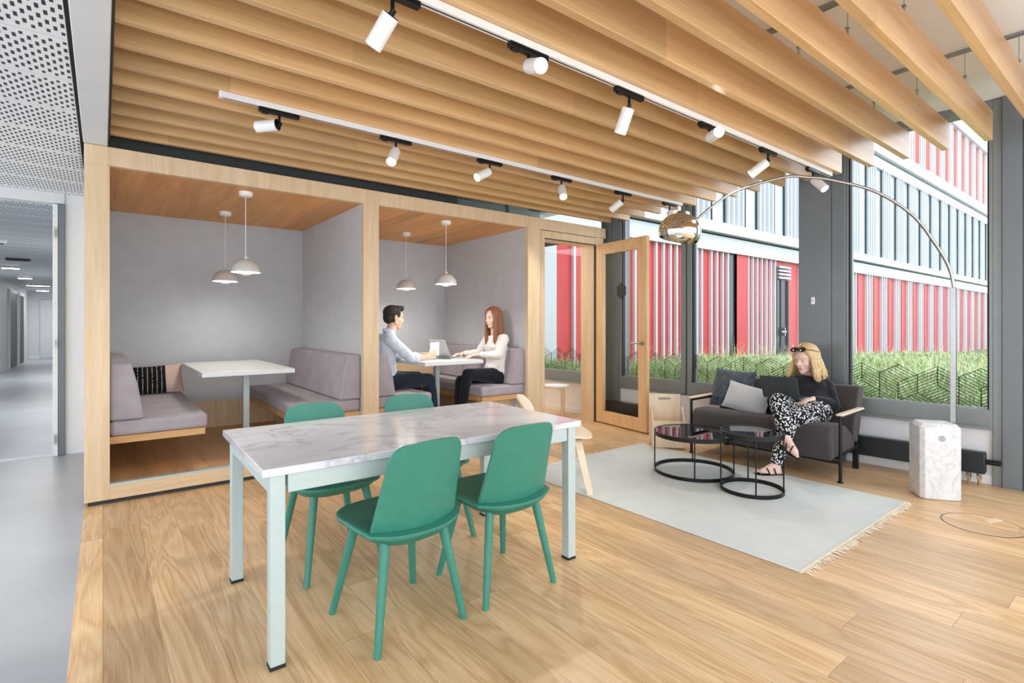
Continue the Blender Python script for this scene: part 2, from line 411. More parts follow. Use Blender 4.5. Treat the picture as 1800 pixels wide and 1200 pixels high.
def head(mb, c, f, u, sc=1.0, female=False):
    f = Vector(f).normalized(); u = Vector(u); u = (u-f*u.dot(f)).normalized(); r = f.cross(u)
    P = lambda a, b, h: Vector(c)+(f*a+r*b+u*h)*sc
    E3 = lambda a, b, h, x, y, z: mb.ell(P(a, b, h), f*x*sc, r*y*sc, u*z*sc)
    jw = .9 if female else 1.0
    E3(-.012, 0, .032, .097, .076, .085); E3(.030, 0, -.022, .060, .062*jw, .085); E3(.025, 0, .035, .066, .066, .05)
    mb.capsule(P(.062, 0, -.094), P(.058, 0, -.09), .024*sc*jw, .022*sc)
    for s in (-1, 1):
        mb.capsule(P(.0, s*.053*jw, -.045), P(.055, s*.014, -.093), .019*sc, .019*sc)
        E3(.050, s*.036, -.024, .028, .026, .03)
        E3(-.006, s*.077, -.004, .02, .009, .031)
        mb.capsule(P(.068, s*.046, .024), P(.081, s*.012, .026), .011*sc, .012*sc)
    mb.capsule(P(.084, 0, .014), P(.103, 0, -.026), .008*sc, .011*sc)
    for s in (-1, 1): mb.capsule(P(.090, s*.009, -.031), P(.090, s*.010, -.030), .0075*sc)
    mb.capsule(P(.082, -.016, -.054), P(.082, .016, -.054), .010*sc); mb.capsule(P(.079, -.014, -.067), P(.079, .014, -.067), .0105*sc)
    return P, (f, r, u)
def face_parts(P, ax, root, sc, hair):
    f, r, u = ax
    lp = MB()
    for h in (-.0555, -.0625): lp.ell(P(.0888-.002*(h < -.06), 0, h), f*.0042*sc, r*.019*sc, u*.0036*sc, 14, 8)
    lp.build('lips', M['lip'], root, smooth=True)
    for s in (-1, 1):
        MB().chain([P(.0785, s*.044, .0035), P(.0845, s*.034, .0078), P(.0845, s*.022, .004)], [.0012*sc, .0017*sc, .001*sc]).build('eyelid', hair, root, smooth=True)
        e = MB().ell(P(.0745, s*.032, .001), f*.0105*sc, r*.0135*sc, u*.0062*sc, 14, 8).build('eye', M['eyew'], root, smooth=True)
        MB().ell(P(.0825, s*.0315, .0012), f*.0036*sc, r*.0056*sc, u*.0056*sc, 12, 8).build('iris', M['iris'], e, smooth=True)
        MB().chain([P(.072, s*.05, .022), P(.084, s*.034, .030), P(.0905, s*.016, .0265)], [.0022*sc, .0034*sc, .003*sc]).build('eyebrow', hair, root, smooth=True)
def loft(mb, secs, n=20):    # secs: centre, right half vector, forward half vector
    mb.rings([[Vector(c)+Vector(a)*math.cos(2*PI*k/n)+Vector(b)*math.sin(2*PI*k/n) for k in range(n)] for c, a, b in secs]); return mb
def strands(name, P, length, m, root, n=150, arc=(62, 298), curlr=.008, seed=1, part=.0, thick=.0085, fall=0.0, flare=0.0):
    rg = random.Random(seed); mb = MB(); R0 = (.109, .088, .108)
    for k in range(n+70):
        az = math.radians(arc[0]+(arc[1]-arc[0])*(k+rg.random())/n) if k < n else math.radians(rg.uniform(arc[0], arc[0]+16))*(1 if k % 2 else -1); aft = math.radians(rg.uniform(14, arc[0]))*(1 if k % 2 else -1); pol_end = math.radians(rg.uniform(88, 100))
        pts = []; ph = rg.uniform(0, 6.3); kk = 1+rg.uniform(-.035, .05)
        for j in range(8):
            po = math.radians(4)+(pol_end-math.radians(4))*j/7
            if k >= n: az_end = az if j == 0 else az_end; az = aft+(az_end-aft)*(j/7)**1.3
            pts.append(P((-.012+R0[0]*math.sin(po)*math.cos(az))*kk, R0[1]*math.sin(po)*math.sin(az)*kk, .025+R0[2]*math.cos(po)*kk))
        f, r, u = P(1, 0, 0)-P(0, 0, 0), P(0, 1, 0)-P(0, 0, 0), Vector((0, 0, 1))
        out = (f*math.cos(az)+r*math.sin(az)).normalized(); p = pts[-1]; ll = length*rg.uniform(.88, 1.08); m_ = 9
        for j in range(1, m_+1):
            s = j/m_; off = out*(.012*math.sin(s*PI*.8)+flare*s*s-.03*s*(1 if abs(math.degrees(az)-180) > 80 else .2)*(flare < .03)) + r*math.sin(ph+s*7)*curlr*s + f*fall*s
            pts.append(p+off-u*ll*s)
        mb.tube(pts, [thick*.7]*3+[thick]*(len(pts)-6)+[thick*.75, thick*.55, thick*.3], 6)
    mb.ell(P(-.022, 0, .034), (P(1,0,0)-P(0,0,0))*.094, (P(0,1,0)-P(0,0,0))*.081, (P(0,0,1)-P(0,0,0))*.094)
    return mb.build(name, m, root, smooth=True)
V = lambda *a: Vector(a)
# ---------------------------------------------------------------- the man in the booth
def man():
    root_loc = V(2.36, 5.15, ZF); S = 1.02
    pel, wst, che, nek = V(2.345, 5.16, .665), V(2.325, 5.16, .83), V(2.335, 5.155, 1.0), V(2.385, 5.15, 1.145)
    sR, sL = V(2.325, 4.975, 1.085), V(2.36, 5.34, 1.085)
    hd = V(2.44, 5.15, 1.318)
    eR, wR = V(2.53, 4.93, .897), V(2.765, 5.0, .90); eL, wL = V(2.56, 5.36, .90), V(2.775, 5.22, .905)
    hR, kR, aR = V(2.36, 5.06, .655), V(2.80, 5.04, .645), V(2.86, 5.02, .225)
    hL, kL, aL = V(2.36, 5.25, .655), V(2.80, 5.30, .645), V(2.74, 5.30, .225)
    mb = MB(); P, ax = head(mb, hd, V(1, -.06, -.10), UP, S)
    mb.capsule(nek-UP*.02, hd+V(-.015, 0, -.075), .056, .052); mb.capsule(sR, sL, .05)
    loft(mb, [(pel, V(0,.14,0), V(.09,0,0)), (wst, V(0,.125,0), V(.085,0,0)), (che, V(0,.15,0), V(.095,0,0)), (nek-UP*.05, V(0,.10,0), V(.06,0,0))])
    for s, e, w, sg in ((sR, eR, wR, -1), (sL, eL, wL, 1)):
        mb.chain([s, e], [.044, .04]); mb.capsule(e, e*.55+w*.45, .040, .038); mb.capsule(e*.55+w*.45, w, .037, .025)
    hand(mb, wR, V(1, .12, .18), V(-.1, .95, .1), V(-.1, .1, 1), .55, 1.02)
    hand(mb, wL, V(1, -.35, .1), V(0, -.5, -.8), V(.1, -.8, .5), .4, 1.02)
    for h, k, a in ((hR, kR, aR), (hL, kL, aL)): mb.chain([h, k, a], [.07, .05, .038]); mb.capsule(a-UP*.03, a+V(.14, 0, -.055), .035, .026)
    body = remeshed(mb, 'person', M['skin'], None, .0042, 9)
    tag(body, 'seated man in a pale blue shirt holding a white tablet at the booth table', 'person')
    WM[body.name] = Matrix.Identity(4)
    face_parts(P, ax, body, S, M['hairdark'])
    hm = MB(); f, r, u = ax; e = lambda a, b, h, x, y, z: hm.ell(P(a, b, h), f*x*S, r*y*S, u*z*S)
    e(-.03, 0, .05, .092, .084, .082); e(-.055, 0, .0, .06, .074, .07); e(.02, 0, .095, .075, .068, .036); e(.06, .01, .105, .036, .055, .026)
    for s in (-1, 1): e(.012, s*.066, .045, .035, .016, .045); e(-.02, s*.066, -.01, .016, .014, .04)
    for k in range(40):
        a = random.uniform(-.06, .07); b = random.uniform(-.055, .055); hm.capsule(P(a, b, .112), P(a+.03, b+random.uniform(-.01, .01), .128), .012, .005)
    remeshed(hm, 'hair', M['hairdark'], body, .005, 3, .002, 45)
    # shirt
    sh = MB(); loft(sh, [(pel-UP*.045, V(0,.175,0), V(.125,0,0)), (pel+UP*.03, V(0,.172,0), V(.125,0,0)), (wst, V(0,.158,0), V(.115,0,0)), (che, V(0,.178,0), V(.118,0,0)), (che+UP*.07, V(0,.172,0), V(.105,0,0)), (nek-UP*.02, V(0,.09,0), V(.07,0,0)), (nek+UP*.012, V(0,.066,0), V(.064,0,0))], 24)
    sh.capsule(sR, sL, .062); sh.capsule(nek+V(.0, -.03, .005), nek+V(0, .03, .005), .05)
    for s, el, w in ((sR, eR, wR), (sL, eL, wL)):
        sh.chain([s, s*.5+el*.5, el], [.066, .062, .056]); p2 = el+(w-el)*.16; sh.capsule(el, p2, .056, .053)
    sho = remeshed(sh, 'shirt', M['shirt'], body, .007, 6, .007, 11)
    for el, w in ((eR, wR), (eL, wL)):
        d = (w-el).normalized(); p2 = el+(w-el)*.16; MB().lathe([(.052, -.022), (.0585, -.02), (.060, .03), (.052, .032)], p2, 22, axis=d).build('rolled_cuff', M['shirt'], sho, smooth='auto')
    cl = MB().lathe([(.060, -.005), (.064, .0), (.068, .03), (.060, .034), (.056, .02)], nek+V(-.005, 0, .018), 24, axis=V(.2, 0, 1)); cl.build('collar', M['shirt'], sho, smooth='auto')
    tr = MB(); tr.capsule(pel+V(0, -.07, -.03), pel+V(0, .07, -.03), .108)
    for h, k, a in ((hR, kR, aR), (hL, kL, aL)): tr.chain([h, h*.5+k*.5, k], [.098, .086, .07]); tr.chain([k, k*.5+a*.5, a], [.07, .064, .05])
    remeshed(tr, 'trousers', M['navy'], body, .008, 6, .006, 10)
    for a in (aR, aL):
        s = MB(); s.capsule(a+V(-.03, 0, -.045), a+V(.04, 0, -.045), .042, .04); s.capsule(a+V(.04, 0, -.055), a+V(.16, 0, -.062), .037, .028)
        s.capsule(a+V(0, 0, .0), a+V(0, 0, -.04), .044, .044); remeshed(s, 'shoe', M['black'], body, .006, 5)
    return body
man()
# tablet in the man's hand
t = thing('tablet', 'small white tablet held up by the man at the booth table', 'tablet', (2.88, 5.08, .95))
Bm = basis((2.895, 5.085, .975), (.55, -.83, .1), (.25, .12, .95))
def bbox(mb, Bm, x0, x1, y0, y1, z0, z1):
    c = Bm @ Vector(((x0+x1)/2, (y0+y1)/2, (z0+z1)/2)); R3 = Bm.to_3x3()
    mb.obox(c, R3 @ Vector(((x1-x0)/2, 0, 0)), R3 @ Vector((0, (y1-y0)/2, 0)), R3 @ Vector((0, 0, (z1-z0)/2))); return mb
bbox(MB(), Bm, -.055, .055, -.075, .075, -.004, .004).build('cover', M['paper'], t, .002)
bbox(MB(), Bm, -.05, .05, -.07, .07, -.0048, -.0038).build('screen', M['screen'], t)
# ---------------------------------------------------------------- laptops
def laptop(name, label, hinge, xdir, updir, back, w, dep, m, keys=True):
    """hinge centre; xdir along the hinge; updir lid direction; back the base direction towards the user"""
    t = thing(name, label, 'laptop', tuple(hinge)); hinge = Vector(hinge)
    lm = basis(hinge, xdir, updir); R3 = lm.to_3x3()
    ld = bbox(MB(), lm, -w/2, w/2, .006, dep, -.003, .003).build('lid', m, t, .002)
    bm = basis(hinge, xdir, back)
    zs = 1 if (bm.to_3x3() @ Vector((0,0,1))).z > 0 else -1
    bbox(MB(), bm, -w/2, w/2, .004, dep, -.007*1, .007*1).build('base', m, t, .002)
    kb = bbox(MB(), bm, -w/2+.02, w/2-.02, .025, dep*.55, min(zs*.007, zs*.0078), max(zs*.007, zs*.0078)).build('keyboard', M['black'], t)
    bbox(MB(), bm, -.05, .05, dep*.6, dep*.93, min(zs*.007, zs*.0074), max(zs*.007, zs*.0074)).build('touchpad', M['laptop_silver'] if m == M['laptop_silver'] else M['charcoal'], t)
    lz = lm.to_3x3() @ Vector((0, 0, 1)); fs = 1 if lz.dot(Vector(back)) > 0 else -1
    bbox(MB(), lm, -w/2+.008, w/2-.008, .012, dep-.008, min(fs*.003, fs*.0036), max(fs*.003, fs*.0036)).build('screen', M['screen'], ld)
    return t
laptop('laptop', 'open silver laptop on the booth table in front of the long-haired woman', (3.045, 5.15, .868), (0, 1, 0), (-.38, 0, .93), (1, 0, 0), .345, .225, M['laptop_silver'])
# ---------------------------------------------------------------- the woman in the booth
def woman():
    S = .98
    pel, wst, che, nek = V(3.66, 4.98, .655), V(3.68, 4.98, .80), V(3.665, 4.98, .985), V(3.645, 4.98, 1.145)
    sL, sR = V(3.66, 4.815, 1.08), V(3.67, 5.145, 1.08)
    hd = V(3.615, 4.975, 1.322)
    eL, wL = V(3.56, 4.80, .895), V(3.345, 4.885, .905); eR, wR = V(3.56, 5.19, .895), V(3.33, 5.19, .905)
    hL, kL, aL = V(3.64, 4.90, .65), V(3.23, 4.93, .69), V(3.215, 5.0, .33)
    hR, kR, aR = V(3.64, 5.07, .65), V(3.22, 5.06, .60), V(3.20, 5.08, .225)
    mb = MB(); P, ax = head(mb, hd, V(-1, -.12, -.12), UP, S, True)
    mb.capsule(nek-UP*.02, hd+V(.012, 0, -.075), .047, .044); mb.capsule(sL, sR, .04)
    loft(mb, [(pel, V(0,.14,0), V(.09,0,0)), (wst, V(0,.11,0), V(.075,0,0)), (che, V(0,.135,0), V(.085,0,0)), (nek-UP*.05, V(0,.09,0), V(.055,0,0))])
    for s, e, w in ((sL, eL, wL), (sR, eR, wR)):
        mb.chain([s, e], [.038, .034]); mb.capsule(e, w, .033, .021)
    hand(mb, wL, V(-1, .22, -.05), V(0, 0, -1), V(0, 1, 0), .28, .92)
    hand(mb, wR, V(-1, -.1, -.05), V(0, 0, -1), V(0, -1, 0), .28, .92)
    for h, k, a in ((hL, kL, aL), (hR, kR, aR)): mb.chain([h, k, a], [.065, .045, .032])
    mb.chain([aL, aL+V(-.02, .0, -.05), aL+V(-.12, -.02, -.12)], [.032, .030, .022]); mb.capsule(aL+V(-.12,-.02,-.12), aL+V(-.14,-.02,-.135), .022, .018)
    mb.capsule(aR-UP*.04, aR+V(-.14, 0, -.065), .032, .022)
    body = remeshed(mb, 'person', M['skinf'], None, .0042, 9)
    tag(body, 'seated woman with long auburn hair and cream sweater typing at the booth table', 'person')
    face_parts(P, ax, body, S, M['hairred'])
    strands('hair', P, .42, M['hairred'], body, 190, (58, 302), .018, 4, thick=.0085, flare=.01)
    sh = MB(); loft(sh, [(pel-UP*.02, V(0,.17,0), V(.125,0,0)), (pel+UP*.06, V(0,.172,0), V(.13,0,0)), (wst, V(0,.155,0), V(.115,0,0)), (che, V(0,.16,0), V(.12,0,0)), (che+UP*.07, V(0,.15,0), V(.098,0,0)), (nek-UP*.03, V(0,.09,0), V(.066,0,0))], 24)
    sh.capsule(sL, sR, .054); sh.ell(che+V(-.055, -.065, -.01), V(.06,0,0), V(0,.055,0), V(0,0,.06)); sh.ell(che+V(-.055, .065, -.01), V(.06,0,0), V(0,.055,0), V(0,0,.06))
    for s, el, w in ((sL, eL, wL), (sR, eR, wR)):
        sh.chain([s, s*.45+el*.55, el], [.058, .054, .055]); p2 = el+(w-el)*.8; sh.chain([el, p2], [.055, .036])
    remeshed(sh, 'sweater', M['sweater'], body, .007, 6, .006, 12)
    tr = MB(); tr.capsule(pel+V(0, -.075, -.035), pel+V(0, .075, -.035), .108)
    for h, k, a in ((hL, kL, aL), (hR, kR, aR)): tr.chain([h, h*.5+k*.5, k], [.095, .08, .062]); tr.chain([k, k*.5+a*.5, a+(k-a)*.1], [.062, .058, .042])
    remeshed(tr, 'trousers', M['blackcloth'], body, .008, 6, .004, 10)
    s = MB(); a = aR; s.capsule(a+V(.03, 0, -.05), a+V(-.04, 0, -.05), .038, .036); s.capsule(a+V(-.04, 0, -.055), a+V(-.15, 0, -.062), .034, .026); remeshed(s, 'shoe', M['black'], body, .006, 5)
    a = aL; s = MB(); s.capsule(a+V(.02, 0, -.07), a+V(-.05, -.01, -.10), .03, .03); s.capsule(a+V(-.05, -.01, -.105), a+V(-.15, -.02, -.15), .03, .024); remeshed(s, 'shoe', M['black'], body, .006, 5)
    return body
woman()
# ---------------------------------------------------------------- the woman on the sofa
def sofa_woman():
    S = 1.06
    pel, wst, che, nek = V(4.80, 2.00, .50), V(4.92, 2.015, .575), V(5.0, 2.05, .69), V(5.035, 2.085, .79)
    sL, sR = V(5.06, 1.925, .70), V(4.985, 2.235, .72)
    hd = V(4.985, 2.07, .935)
    f = V(-1, .22, -.18).normalized()
    eL, wL = V(4.97, 1.84, .55), V(4.775, 1.925, .615); eR, wR = V(4.82, 2.30, .55), V(4.73, 2.18, .615)
    hL, kL, aL = V(4.78, 1.90, .50), V(4.44, 1.97, .475), V(4.385, 2.05, .10)
    hR, kR, aR = V(4.78, 2.11, .50), V(4.43, 2.05, .605), V(4.25, 1.915, .37)
    mb = MB(); P, ax = head(mb, hd, f, V(.15, 0, 1), S, True)
    mb.capsule(nek-UP*.02, hd+V(.02, 0, -.075), .05, .047); mb.capsule(sL, sR, .042)
    rt = (sL-sR).normalized(); fw = V(-.8, -.1, .55)
    loft(mb, [(pel, rt*.15, fw*.09), (wst, rt*.12, fw*.08), (che, rt*.14, fw*.085), (nek-UP*.03, rt*.09, fw*.055)])
    for s, e, w in ((sL, eL, wL), (sR, eR, wR)): mb.chain([s, e], [.04, .036]); mb.capsule(e, w, .035, .023)
    hand(mb, wL, V(-1, .35, -.1), V(0, 0, -1), V(0, 1, 0), .3, .98); hand(mb, wR, V(-1, -.2, -.1), V(0, 0, -1), V(0, -1, 0), .3, .98)
    for h, k, a in ((hL, kL, aL), (hR, kR, aR)): mb.chain([h, k, a], [.07, .05, .034])
    def foot(a, d, up):
        d = Vector(d).normalized(); up = Vector(up); up = (up-d*up.dot(d)).normalized(); sd = d.cross(up); o = a-up*.06
        mb.capsule(a, o-d*.02, .034, .03); mb.capsule(o-d*.03, o+d*.03+up*.0, .03, .03); mb.capsule(a-up*.02+d*.02, o+d*.12-up*.005, .032, .022)
        for k in range(5):
            q = o+d*(.125-.008*k)+sd*(.026-.013*k)-up*.008; mb.capsule(q-d*.05, q+d*(.042-.005*k), .015, .0105-.001*k if k else .0125)
        return o, d, up, sd
    f1 = foot(aL, V(-.75, .62, 0), UP); f2 = foot(aR, V(-.3, -.85, -.38), V(-.25, -.3, .9))
    body = remeshed(mb, 'person', M['skinf'], None, .0043, 9)
    tag(body, 'blond woman in a black top and speckled trousers sitting on the sofa', 'person')
    face_parts(P, ax, body, S, M['hairblond'])
    strands('hair', P, .185, M['hairblond'], body, 190, (64, 296), .012, 9, thick=.010, flare=.05)
    sh = MB(); loft(sh, [(pel+V(.02, 0, 0), rt*.17, fw*.125), (wst, rt*.165, fw*.125), (che, rt*.172, fw*.125), (che*.65+nek*.35, rt*.155, fw*.115), (che*.4+nek*.6, rt*.115, fw*.09)], 24)
    sh.capsule(sL, sR, .062)
    for s, el, w in ((sL, eL, wL), (sR, eR, wR)):
        sh.chain([s, s*.45+el*.55, el], [.064, .060, .054]); p2 = el+(w-el)*.86; sh.chain([el, p2], [.054, .037])
    remeshed(sh, 'top', M['blackknit'], body, .007, 6, .006, 11)
    tr = MB(); tr.capsule(hL+V(.03, 0, 0), hR+V(.03, 0, 0), .108)
    for h, k, a in ((hL, kL, aL), (hR, kR, aR)): tr.chain([h, h*.5+k*.5, k], [.103, .09, .074]); tr.chain([k, k*.55+a*.45, a+(k-a)*.08], [.074, .066, .052])
    remeshed(tr, 'trousers', M['speck'], body, .008, 6, .005, 10)
    for (o, d, up, sd) in (f1, f2):
        s = MB(); s.rings([[o+d*x+sd*y-up*z for x, y in ((-.055, -.02), (-.055, .02), (.04, .032), (.13, .038), (.175, .02), (.172, -.01), (.13, -.034), (.04, -.028))] for z in (.024, .038)])
        s = s.build('sandal', M['black'], body, .003)
        for x, hgt in ((.112, .050), (.06, .064), (.0, .088)):
            pts = [o+d*(x-.004*k)+sd*(.040*math.cos(PI*k/10))+up*(-.02+(hgt)*math.sin(PI*k/10)) for k in range(11)]
            MB().tube(pts, .0055, 6).build('strap', M['black'], s, smooth=True)
    # sunglasses pushed up on the hair
    t = thing('sunglasses', 'black sunglasses pushed up on the blond hair', 'sunglasses', tuple(P(.07, 0, .09)))
    fx_, r_, u_ = ax; n_ = (fx_*.62+u_*.78).normalized(); up_ = (u_*.62-fx_*.78).normalized()
    for s in (-1, 1):
        c = P(.078, s*.036, .100); MB().ell(c, r_*.031*S, up_*.024*S, n_*.004).build('lens', M['blackglass'], t, smooth=True)
        MB().tube([c+(r_*.031*math.cos(2*PI*k/20)+up_*.024*math.sin(2*PI*k/20))*S for k in range(21)], .0032, 6).build('rim', M['black'], t, smooth=True)
        MB().tube([c+r_*s*.03*S, P(.03, s*.091, .088), P(-.05, s*.093, .055)], .003, 6).build('temple', M['black'], t, smooth=True)
    MB().tube([P(.087, -.01, .102), P(.09, 0, .106), P(.087, .01, .102)], .003, 6).build('bridge', M['black'], t, smooth=True)
sofa_woman()
laptop('laptop', 'dark grey laptop open on the lap of the blond woman on the sofa', (4.615, 2.115, .615), (.05, -1, 0), (-.36, 0, .93), (1, .05, .03), .305, .205, M['laptop_dark'])

# ================================================================ room shell
struct(MB().box(-.10, 5.62, -2.6, 6.6, -.06, 0).build('floor', M['floor']))
struct(MB().box(-5.0, -.1, -2.6, 26.0, -.06, -.001).build('floor_corridor', M['resin']))
struct(MB().box(.045, 5.75, -2.6, 6.6, 3.0, 3.08).build('ceiling', M['ceil']))
struct(MB().box(-5.0, -.122, -2.6, 6.7, 2.50, 2.54).build('ceiling_perforated', M['perf']))
struct(MB().box(-5.0, 5.9, -2.6, 25.2, 3.1, 3.3).build('light_leak_cover', M['ceil']))  # unseen slab added over everything to block light leaking through the gaps
struct(MB().box(-.104, .028, -2.6, 4.60, 2.491, 3.06).build('trim_1', M['bulkhead'], bevel=.004))
struct(MB().box(.029, .04, -2.6, 4.60, 2.53, 3.0).build('trim_2', M['darkgap']))
struct(MB().box(-.16, -.104, -2.6, 6.58, 2.525, 3.06).build('trim_3', M['darkgap']))
struct(MB().box(-.10, 5.2, 6.56, 6.7, 0, 3.06).build('wall_back', M['wallwhite']))
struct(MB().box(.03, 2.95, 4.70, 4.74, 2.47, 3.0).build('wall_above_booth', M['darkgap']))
# partition to the corridor with its open doorway
struct(MB().box(-.285, -.105, 6.60, 6.72, 0, 2.5).build('wall_corridor', M['wallwhite']))
struct(MB().box(-5.0, -.285, 6.58, 6.72, 2.40, 2.54).build('trim_4', M['corridor_white'], bevel=.004))
d3 = thing('door_3', '', '', (-.32, 6.6, 0)); del d3['label']; del d3['category']; struct(d3)
MB().box(-.332, -.283, 6.57, 6.71, 0, 2.40).build('door_frame', M['greycol'], d3, .003)
MB().box(-.372, -.334, 6.57, 6.65, 0, 2.39).build('door_edge', M['white'], d3, .003)
for z in (.16, 1.07, 2.12):
    MB().box(-.364, -.340, 6.562, 6.57, z-.05, z+.05).cyl((-.352, 6.558, z-.03), (-.352, 6.558, z+.03), .006).build('hinge', M['steel'], d3)
struct(MB().box(-2.4, -.285, 6.60, 6.70, -.004, .006).build('trim_5', M['corridor_white']))
struct(MB().box(-2.15, -2.05, 6.72, 25.2, 0, 2.4).build('wall_corridor_left', M['corridor_white']))
struct(MB().box(-.285, -.2, 6.72, 25.2, 0, 2.4).build('wall_corridor_right', M['corridor_white']))
struct(MB().box(-2.2, -.2, 25.0, 25.2, 0, 2.4).build('wall_corridor_end', M['corridor_white']))
struct(MB().box(-2.4, -.2, 6.715, 25.2, 2.395, 2.46).build('ceiling_corridor', M['perf2']))
struct(MB().box(-2.05, -.29, 24.96, 25.0, 0, .09).build('baseboard_end', M['white']))
for i, (y0, y1) in enumerate(((19.9, 21.4), (21.9, 23.1))):
    d = thing('door_%d' % (i+4), '', '', (-2.04, y0, 0)); del d['label']; del d['category']; struct(d)
    MB().box(-2.05, -2.02, y0, y1, 0, 2.12).build('door_leaf', M['charcoal'], d, .003)
    MB().box(-2.05, -2.0, y0-.06, y0, 0, 2.2).box(-2.05, -2.0, y1, y1+.06, 0, 2.2).box(-2.05, -2.0, y0, y1, 2.12, 2.2).build('door_frame', M['corridor_white'], d)
d = thing('door_6', '', '', (-1.0, 24.98, 0)); del d['label']; del d['category']; struct(d)
MB().box(-1.75, -.65, 24.95, 24.985, 0.02, 2.1).build('door_leaf', M['corridor_white'], d, .004)
MB().box(-1.42, -1.26, 24.9, 24.92, 1.02, 1.05).box(-1.29, -1.26, 24.9, 24.96, 1.0, 1.07).build('door_handle', M['charcoal'], d)
# corridor lights
for i, (u0, u1, v) in enumerate(((7, 30, 471), (35, 53, 489), (53, 82, 502), (67, 83, 511))):
    d_ = min((H-2.365)*F/(v-V0), 17.5 + i*.3); p = [Vector((d_*(FX+FY*(u-U0)/F), d_*(FY-FX*(u-U0)/F), 2.31)) for u in (u0, u1)]
    c = (p[0]+p[1])/2; l = (p[1]-p[0]).length/2/.9
    t = thing('corridor_light', 'lit white tube light on the corridor ceiling, %s one going away down the corridor' % ORD[i], 'ceiling light', (c.x, c.y, 2.395), 0, 'lit tubes along the corridor ceiling')
    MB().box(c.x-l, c.x+l, c.y-.07, c.y+.07, 2.36, 2.395).build('housing', M['white'], t, .004)
    MB().box(c.x-l+.02, c.x+l-.02, c.y-.05, c.y+.05, 2.352, 2.361).build('diffuser', M['tubelight'], t)
c = fl(32, 457, 2.37)
t = thing('linear_vent', 'dark slim unlit slot fixture on the corridor ceiling before the lit tubes', 'vent', (c.x, c.y, 2.395))
MB().box(c.x-.16, c.x+.16, c.y-.05, c.y+.05, 2.36, 2.395).build('housing', M['charcoal'], t, .004)
MB().box(c.x-.14, c.x+.14, c.y-.012, c.y+.012, 2.355, 2.361).build('slot', M['black'], t)
c = fl(3, 425, 2.37)
t = thing('smoke_detector', 'round white smoke detector on the corridor ceiling', 'smoke detector', (c.x, c.y, 2.395))
MB().lathe([(.001, -.045), (.035, -.045), (.05, -.03), (.055, 0)], (c.x, c.y, 2.395)).build('housing', M['white'], t, smooth=True)
MB().lathe([(.001, -.06), (.02, -.058), (.025, -.044)], (c.x, c.y, 2.395)).build('sensor_cap', M['charcoal'], t, smooth=True)

# ================================================================ window wall (runs slightly askew to the booths)
P0 = Vector((5.47, .89, 0)); E = Vector((-.0576, .99834, 0)); N = Vector((-.99834, -.0576, 0))
def W(t, off=0, z=0): return P0 + E*t + N*off + UP*z
def wbox(mb, t0, t1, o0, o1, z0, z1):
    c = W((t0+t1)/2, (o0+o1)/2, (z0+z1)/2); mb.obox(c, E*(t1-t0)/2, N*(o1-o0)/2, UP*(z1-z0)/2); return mb
GB, GT = .585, 2.93
struct(wbox(MB(), -.02, 5.75, -.16, 0, 0, .436).build('wall_right', M['wallwhite']))
struct(wbox(MB(), -.02, 5.75, 0, .012, 0, .07).build('baseboard_right', M['white'], bevel=.003))
struct(wbox(MB(), -2.6, 5.75, -.2, .03, 2.99, 3.3).build('trim_6', M['greyframe']))
def column(name, t0, t1, depth, joint=None):
    o = wbox(MB(), t0, t1, -.2, depth, 0, 3.0)
    if joint:
        o = wbox(wbox(MB(), t0, joint-.003, -.2, depth, 0, 3.0), joint+.003, t1, -.2, depth, 0, 3.0); wbox(o, joint-.004, joint+.004, -.18, depth-.008, 0, 3.0)
    struct(o.build(name, M['greycol'], bevel=.003))
column('column_1', 1.0, 1.39, .06, 1.11)
column('column_2', -.66, -.055, .05, -.17)
column('column_3', 3.56, 3.79, .05, 3.66)
struct(wbox(wbox(MB(), -.055, .0, -.12, .03, 0, 3.0), -1.2, -.66, -.12, .02, 0, 3.0).build('trim_7', M['greyframe'], bevel=.003))
def hexfilm(mb, t0, t1, tref):
    w, s, top = .136, .157, .90
    def seg(a, b, th=.0048):
        (ax, az), (bx, bz) = a, b
        pa, pb = 0.0, 1.0
        for lo, hi, p, q in ((t0+.012, t1-.012, ax, bx), (GB+.01, 9, az, bz)):
            dlt = q-p
            if abs(dlt) < 1e-9:
                if p < lo or p > hi: return
                continue
            k0, k1 = (lo-p)/dlt, (hi-p)/dlt
            if k0 > k1: k0, k1 = k1, k0
            pa, pb = max(pa, k0), min(pb, k1)
        if pb-pa < .02: return
        A = W(ax+(bx-ax)*pa, -.036, az+(bz-az)*pa); B = W(ax+(bx-ax)*pb, -.036, az+(bz-az)*pb)
        d = (B-A); l = d.length/2; d.normalize(); mb.obox((A+B)/2, d*l, N*.0012, d.cross(N)*th/2)
    def quad(a, b, c, d, n=6):   # lines parallel to a-b from a-b to d-c
        for k in range(n+1):
            f = k/n
            seg((a[0]+(d[0]-a[0])*f, a[1]+(d[1]-a[1])*f), (b[0]+(c[0]-b[0])*f, b[1]+(c[1]-b[1])*f))
        seg(a, d, .006); seg(b, c, .006)
    for row in range(2):
        cz = top - s - row*1.5*s; cx0 = tref + row*w
        k0 = int(math.floor((t0-cx0)/(2*w)))-1
        for k in range(k0, k0+int((t1-t0)/(2*w))+4):
            cx = cx0+k*2*w; m = 1 if (k+row) % 2 else -1
            P = lambda x, z: (cx+x*w, cz+m*z*s)
            quad(P(-1, .5), P(0, 0), P(0, -1), P(-1, -.5)); quad(P(0, 0), P(1, .5), P(1, -.5), P(0, -1))
            quad(P(-1, .5), P(0, 1), P(1, .5), P(0, 0))
WIN = [(0.0, 1.0), (1.39, 2.60), (2.62, 3.56), (3.79, 5.70)]
